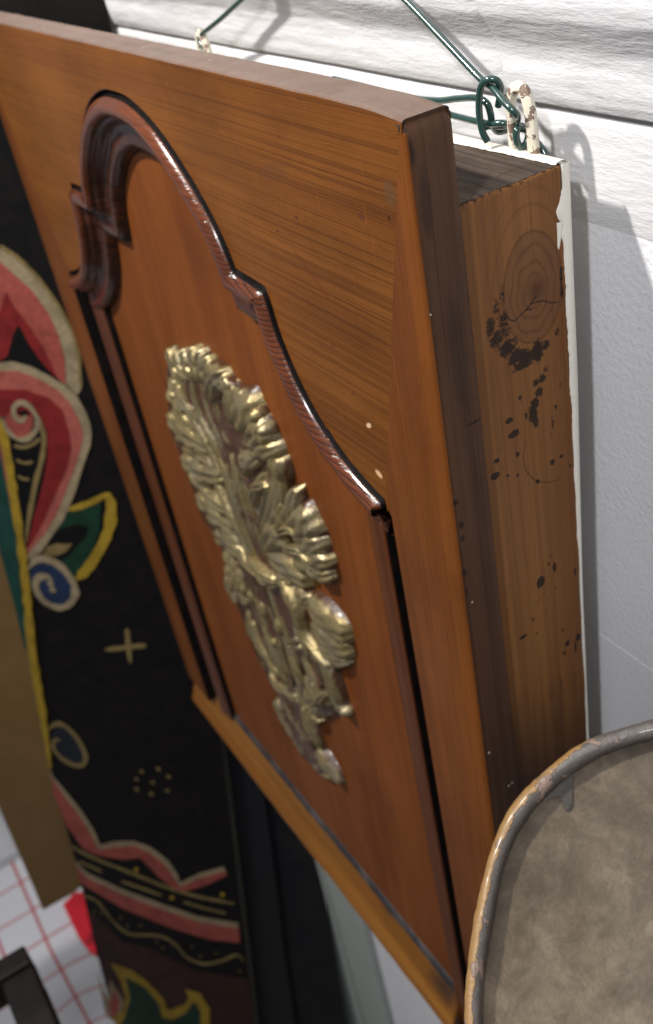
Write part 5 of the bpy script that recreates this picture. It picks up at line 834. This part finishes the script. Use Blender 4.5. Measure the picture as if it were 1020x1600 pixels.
# dark frame at the lower left corner
M['dframe'] = paint('dark_walnut', (.010, .007, .006), .5, .5, .3, 60, (.022, .015, .011), .5, spec=.25)
df = thing('picture_frame', 'dark brown wooden frame standing over the checked cloth in the lower left corner', 'frame', (-.7, -.36, -1.16))
for nm, (x0, x1, y0, y1, z0, z1) in [('rail', (-0.677, -0.645, -0.52, -0.333, -1.155, -1.1)), ('post', (-0.6445, -0.4, -0.378, -0.333, -1.17, -1.106))]: box(nm, x0, x1, y0, y1, z0, z1, M['dframe'], df, .003)
M['tray'] = paint('white_tray', (.55, .55, .56), .4, .15, .1, 60)
ty = thing('white_tray', 'shallow white tray on the checked cloth behind the cardboard sheet', 'tray', [-1.55116, -0.46817, -1.749])
for nm, (x0, x1, y0, y1, z0, z1) in [('tray_floor', (-1.7512, -1.4568, -0.6182, -0.3182, -1.748, -1.742)), ('tray_edge', (-1.4648, -1.4568, -0.6182, -0.3182, -1.7415, -1.72)), ('tray_edge', (-1.7512, -1.4653, -0.3262, -0.3182, -1.7415, -1.72))]: box(nm, x0, x1, y0, y1, z0, z1, M['tray'], ty, .003)

# ---------------------------------------------------------------- old tub at lower right
TB = {'frame': [[0.13939, -0.01799, -0.39766], [0.98023, 0.07995, -0.18101], [0.0, 0.91474, 0.40405], [0.19788, -0.39606, 0.89665]], 'rim': [[0.16284, -0.00989], [0.16143, -0.00691], [0.15995, -0.00401], [0.15844, -0.00117], [0.1569, 0.0016], [0.15535, 0.00431], [0.15379, 0.00696], [0.1522, 0.00954], [0.15058, 0.01207], [0.14896, 0.01454], [0.14736, 0.01696], [0.14581, 0.01935], [0.1443, 0.02171], [0.1428, 0.02403], [0.14129, 0.02631], [0.13976, 0.02854], [0.13821, 0.03074], [0.13666, 0.0329], [0.13512, 0.03504], [0.13358, 0.03716], [0.13202, 0.03924], [0.13044, 0.04128], [0.12885, 0.0433], [0.12724, 0.04528], [0.12564, 0.04725], [0.12403, 0.0492], [0.1224, 0.05112], [0.12074, 0.05301], [0.11905, 0.05487], [0.11732, 0.05668], [0.11556, 0.05845], [0.11378, 0.0602], [0.11197, 0.06191], [0.11014, 0.06359], [0.1083, 0.06525], [0.10648, 0.06693], [0.1047, 0.06868], [0.10302, 0.07054], [0.10141, 0.07254], [0.09984, 0.07465], [0.09826, 0.0768], [0.09664, 0.07897], [0.09495, 0.08112], [0.09319, 0.08324], [0.09137, 0.08532], [0.08947, 0.08738], [0.08751, 0.08939], [0.08547, 0.09137], [0.08337, 0.09331], [0.08121, 0.0952], [0.07898, 0.09705], [0.07668, 0.09885], [0.07432, 0.10061], [0.0719, 0.10231], [0.06942, 0.10396], [0.06687, 0.10555], [0.06427, 0.10709], [0.06161, 0.10857], [0.0589, 0.10998], [0.05612, 0.11134], [0.0533, 0.11263], [0.05042, 0.11385], [0.04749, 0.11501], [0.04452, 0.1161], [0.04149, 0.11711], [0.03842, 0.11805], [0.03531, 0.11892], [0.03215, 0.11971], [0.02896, 0.12042], [0.02572, 0.12106], [0.02245, 0.12161], [0.01915, 0.12208], [0.01582, 0.12247], [0.01245, 0.12277], [0.00906, 0.12299], [0.00564, 0.12312], [0.0022, 0.12316], [-0.00127, 0.12312], [-0.00475, 0.12298], [-0.00825, 0.12275], [-0.01176, 0.12243], [-0.01528, 0.12202], [-0.01882, 0.12151], [-0.02236, 0.12091], [-0.0259, 0.12021], [-0.02945, 0.11942], [-0.03299, 0.11853], [-0.03653, 0.11755], [-0.04007, 0.11647], [-0.04359, 0.11529], [-0.04711, 0.11402], [-0.05061, 0.11265], [-0.05408, 0.11116], [-0.05749, 0.10953], [-0.06077, 0.10768], [-0.06383, 0.10553], [-0.0666, 0.10304], [-0.06906, 0.10022], [-0.07128, 0.09719], [-0.07335, 0.09406], [-0.07534, 0.09089], [-0.07728, 0.08773], [-0.07917, 0.08456], [-0.08099, 0.08136], [-0.08271, 0.07812], [-0.08434, 0.07485], [-0.08586, 0.07153], [-0.08725, 0.06817], [-0.0885, 0.06476], [-0.08961, 0.06131], [-0.09057, 0.05781], [-0.09138, 0.05429], [-0.09206, 0.05074], [-0.09261, 0.04719], [-0.09305, 0.04364], [-0.09339, 0.0401], [-0.09367, 0.03659], [-0.09391, 0.03311], [-0.09409, 0.02965], [-0.09419, 0.02622], [-0.09416, 0.02279], [-0.094, 0.01937], [-0.09367, 0.01597], [-0.09319, 0.01259], [-0.09255, 0.00924], [-0.09175, 0.00592], [-0.09082, 0.00264], [-0.08976, -0.00058], [-0.08859, -0.00374], [-0.08733, -0.00685], [-0.08599, -0.00989], [-0.08458, -0.01286], [-0.08311, -0.01577], [-0.0816, -0.0186], [-0.08006, -0.02138], [-0.07851, -0.02409], [-0.07695, -0.02673], [-0.07535, -0.02932], [-0.07374, -0.03185], [-0.07212, -0.03432], [-0.07052, -0.03674], [-0.06897, -0.03913], [-0.06746, -0.04148], [-0.06596, -0.0438], [-0.06445, -0.04608], [-0.06291, -0.04832], [-0.06136, -0.05052], [-0.05982, -0.05268], [-0.05827, -0.05482], [-0.05673, -0.05693], [-0.05518, -0.05901], [-0.0536, -0.06106], [-0.052, -0.06307], [-0.0504, -0.06506], [-0.04879, -0.06703], [-0.04718, -0.06898], [-0.04555, -0.0709], [-0.0439, -0.07279], [-0.0422, -0.07464], [-0.04048, -0.07645], [-0.03872, -0.07823], [-0.03694, -0.07997], [-0.03513, -0.08168], [-0.0333, -0.08336], [-0.03146, -0.08503], [-0.02963, -0.08671], [-0.02786, -0.08845], [-0.02617, -0.09032], [-0.02456, -0.09232], [-0.023, -0.09442], [-0.02142, -0.09658], [-0.01979, -0.09875], [-0.01811, -0.10089], [-0.01635, -0.10301], [-0.01452, -0.1051], [-0.01263, -0.10715], [-0.01066, -0.10917], [-0.00863, -0.11115], [-0.00653, -0.11308], [-0.00437, -0.11498], [-0.00213, -0.11683], [0.00016, -0.11863], [0.00252, -0.12038], [0.00494, -0.12208], [0.00742, -0.12373], [0.00997, -0.12533], [0.01257, -0.12686], [0.01523, -0.12834], [0.01795, -0.12976], [0.02072, -0.13112], [0.02355, -0.13241], [0.02642, -0.13363], [0.02935, -0.13479], [0.03233, -0.13587], [0.03535, -0.13689], [0.03842, -0.13783], [0.04153, -0.1387], [0.04469, -0.13949], [0.04789, -0.1402], [0.05112, -0.14083], [0.05439, -0.14139], [0.05769, -0.14186], [0.06103, -0.14225], [0.06439, -0.14255], [0.06779, -0.14277], [0.07121, -0.1429], [0.07465, -0.14294], [0.07811, -0.14289], [0.08159, -0.14275], [0.08509, -0.14253], [0.0886, -0.1422], [0.09213, -0.14179], [0.09566, -0.14128], [0.0992, -0.14068], [0.10274, -0.13999], [0.10629, -0.1392], [0.10983, -0.13831], [0.11337, -0.13733], [0.11691, -0.13625], [0.12043, -0.13507], [0.12395, -0.1338], [0.12745, -0.13242], [0.13092, -0.13094], [0.13433, -0.12931], [0.13761, -0.12746], [0.14068, -0.12531], [0.14344, -0.12281], [0.1459, -0.12], [0.14812, -0.11697], [0.15019, -0.11383], [0.15218, -0.11067], [0.15413, -0.10751], [0.15602, -0.10433], [0.15783, -0.10113], [0.15956, -0.0979], [0.16118, -0.09462], [0.1627, -0.09131], [0.16409, -0.08795], [0.16535, -0.08454], [0.16645, -0.08108], [0.16741, -0.07759], [0.16823, -0.07406], [0.16891, -0.07052], [0.16946, -0.06697], [0.16989, -0.06342], [0.17023, -0.05988], [0.17051, -0.05636], [0.17075, -0.05288], [0.17093, -0.04943], [0.17103, -0.04599], [0.17101, -0.04257], [0.17084, -0.03915], [0.17051, -0.03575], [0.17003, -0.03237], [0.16939, -0.02901], [0.1686, -0.02569], [0.16766, -0.02242], [0.1666, -0.0192], [0.16543, -0.01603], [0.16417, -0.01293]], 'r': 0.004, 'depth': 0.03, 'drip': [[-0.095, 0.03, -0.0028], [-0.093, 0.0438, -0.0028], [-0.0891, 0.0565, -0.0036], [-0.0864, 0.0613, -0.0042], [-0.0867, 0.0562, -0.0047], [-0.0863, 0.0519, -0.0053], [-0.0852, 0.0482, -0.0061], [-0.0812, 0.0428, -0.0082], [-0.0777, 0.0389, -0.0099], [-0.0767, 0.0355, -0.0105], [-0.0777, 0.0335, -0.0101], [-0.0801, 0.0338, -0.0091], [-0.0829, 0.0362, -0.0078], [-0.0853, 0.0365, -0.0067], [-0.0872, 0.0335, -0.006], [-0.0883, 0.0284, -0.0056], [-0.0895, 0.0256, -0.0051], [-0.0903, 0.0223, -0.0047], [-0.0929, 0.0233, -0.0034]]}
To, Tx, Ty, Tn = [Vector(a) for a in TB['frame']]
def tub_rim():
    b = NB('chipped_rolled_rim')
    n = b.noise(b.P, 60, 5, .62, .8); n2 = b.noise(b.P, 120, 5, .68, .5); n3 = b.noise(b.P, 500, 3, .6)
    side = b.attr('outer')
    grey = b.mix(n3, (.058, .048, .042), (.115, .098, .088))
    ochre = b.mix(n3, (.30, .175, .055), (.21, .11, .04))
    m1 = b.ramp(b.math('ADD', side, b.math('MULTIPLY', b.math('SUBTRACT', n2, .5), .7)), [(.48, 0), (.52, 1)])
    c = b.mix(m1, grey, ochre)
    m2 = b.ramp(n, [(.585, 0), (.61, 1)])
    c = b.mix(m2, c, b.mix(n3, (.30, .22, .18), (.12, .065, .045)))
    h = b.math('ADD', b.math('MULTIPLY', m1, .5), b.math('ADD', b.math('MULTIPLY', m2, n2), b.math('MULTIPLY', n3, .3)))
    return b.out(c, .48, b.bump(h, .7, .0016), None, .15)
def tub_in():
    b = NB('stained_tub_inside')
    n = b.noise(b.P, 17, 8, .68, .5); n2 = b.noise(b.map(b.P, scale=(1.3, 1.3, .16)), 48, 6, .70, .5); n3 = b.noise(b.P, 420, 4, .6)
    c = b.mix(b.ramp(n, [(.38, 0), (.62, 1)]), (.062, .044, .025), (.175, .135, .088))
    c = b.mix(b.math('MULTIPLY', b.ramp(n2, [(.42, 0), (.62, 1)]), .6), c, (.060, .040, .020))
    c = b.mix(b.math('MULTIPLY', b.ramp(n3, [(.5, 0), (.72, 1)]), .3), c, (.05, .035, .025))
    c = b.mix(b.math('MULTIPLY', b.ramp(b.attr('edge'), [(.2, 0), (.9, 1)]), .55), c, (.060, .040, .034))  # shade of the crease under the rim, painted into the wall colour
    return b.out(c, .62, b.bump(b.math('ADD', n2, b.math('MULTIPLY', n3, .35)), .35, .0018))
M['rim'] = tub_rim(); M['tubin'] = tub_in()
M['tubgrey'] = paint('grey_paint_run', (.045, .036, .030), .45, .3, .3, 200)
tub = thing('old_tub', 'big old stained tub with chipped grey and ochre rolled rim, lower right below the cabinet', 'tub', To + Tx * .1 - Tn * .1)
rim2 = TB['rim']; NRM = len(rim2)
RP = [To + Tx * a + Ty * b2 for a, b2 in rim2]
cc = Vector((0, 0, 0))
for p in RP: cc += p / NRM
RR = TB['r']
SCR_R = Vector((R[0][0], R[1][0], R[2][0])); SCR_U = Vector((-R[0][1], -R[1][1], -R[2][1]))
V = []; OA = []
sd = 20
for i in range(NRM):
    t = (RP[(i + 1) % NRM] - RP[i - 1]).normalized(); o_ = t.cross(Tn).normalized()
    if o_.dot(RP[i] - cc) < 0: o_ = -o_
    rr = RR * (1 + .40 * max(0, min(1, .35 + o_.dot(SCR_U)))) * (1 + .10 * noise.noise(RP[i] * 40) + .05 * noise.noise(RP[i] * 130))
    for j in range(sd):
        a = 2 * math.pi * j / sd
        d = rr * (1 + .10 * noise.noise(RP[i] * 200 + Vector((a, 0, 0))))
        V.append(RP[i] + o_ * math.cos(a) * d + Tn * math.sin(a) * d); OA.append((.5 + .5 * math.cos(a - .25)) * max(0, min(1, .5 + 1.3 * (-o_.dot(SCR_R)) - .35)))
F = [(i * sd + j, ((i + 1) % NRM) * sd + j, ((i + 1) % NRM) * sd + (j + 1) % sd, i * sd + (j + 1) % sd) for i in range(NRM) for j in range(sd)]
ro = mesh('rolled_rim', V, F, M['rim'], tub); at = ro.data.attributes.new('outer', 'FLOAT', 'POINT'); at.data.foreach_set('value', np.array(OA, dtype=np.float32))
V = []; EA = []
NI = 40
for i in range(NRM):
    inn = (cc - RP[i]); 
    for k in range(NI):
        f = k / (NI - 1)
        depth = -TB['depth'] * (1 - (1 - f) ** 2.2) * (1 if k else 0) - (.004 * min(1, k / 2))
        p = RP[i] + inn * (f * .999 + .0) + Tn * depth
        wob = noise.noise(p * 14) * .003 * min(1, max(0, f - .15) * 5) + noise.noise(p * 50) * .0008
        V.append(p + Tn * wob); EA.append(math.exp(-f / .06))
F = [(i * NI + j, ((i + 1) % NRM) * NI + j, ((i + 1) % NRM) * NI + j + 1, i * NI + j + 1) for i in range(NRM) for j in range(NI - 1)]
io = mesh('inner_wall', V, F, M['tubin'], tub); at = io.data.attributes.new('edge', 'FLOAT', 'POINT'); at.data.foreach_set('value', np.array(EA, dtype=np.float32))
# outside of the tub
V = []
for i in range(NRM):
    out_ = (RP[i] - cc)
    for k in range(8):
        f = k / 7; V.append(cc + out_ * (1 - .22 * f) - Tn * (.002 + (TB['depth'] + .02) * f))
F = [(i * 8 + j, ((i + 1) % NRM) * 8 + j, ((i + 1) % NRM) * 8 + j + 1, i * 8 + j + 1) for i in range(NRM) for j in range(7)] + [tuple(i * 8 + 7 for i in range(NRM))]
mesh('outer_wall', V, F, M['tubin'], tub)
# run of grey paint inside, below the rim
dr = TB['drip']
V = [To + Tx * a + Ty * b2 + Tn * c_ for a, b2, c_ in dr]; k = len(V)
tri = tessellate_polygon([[Vector((a, b2, 0)) for a, b2, _ in dr]])
VV2 = V + [v - Tn * .004 for v in V]
do = mesh('paint_run', VV2, [tuple(t) for t in tri] + [(i, (i + 1) % k, k + (i + 1) % k, k + i) for i in range(k)], M['tubgrey'], tub, False)
bvm = do.modifiers.new('b', 'BEVEL'); bvm.width = .0006; bvm.segments = 2; bvm.angle_limit = .8

# floor far below, not in view
fl = mesh('floor', [(-4, -4, -2.7), (4, -4, -2.7), (4, YW, -2.7), (-4, YW, -2.7)], [(0, 1, 2, 3)], paint('dull_floor', (.12, .10, .085), .6), None, False)
tag(fl, 'dull brown floor far below', kind='structure')
S.render.engine = 'CYCLES'
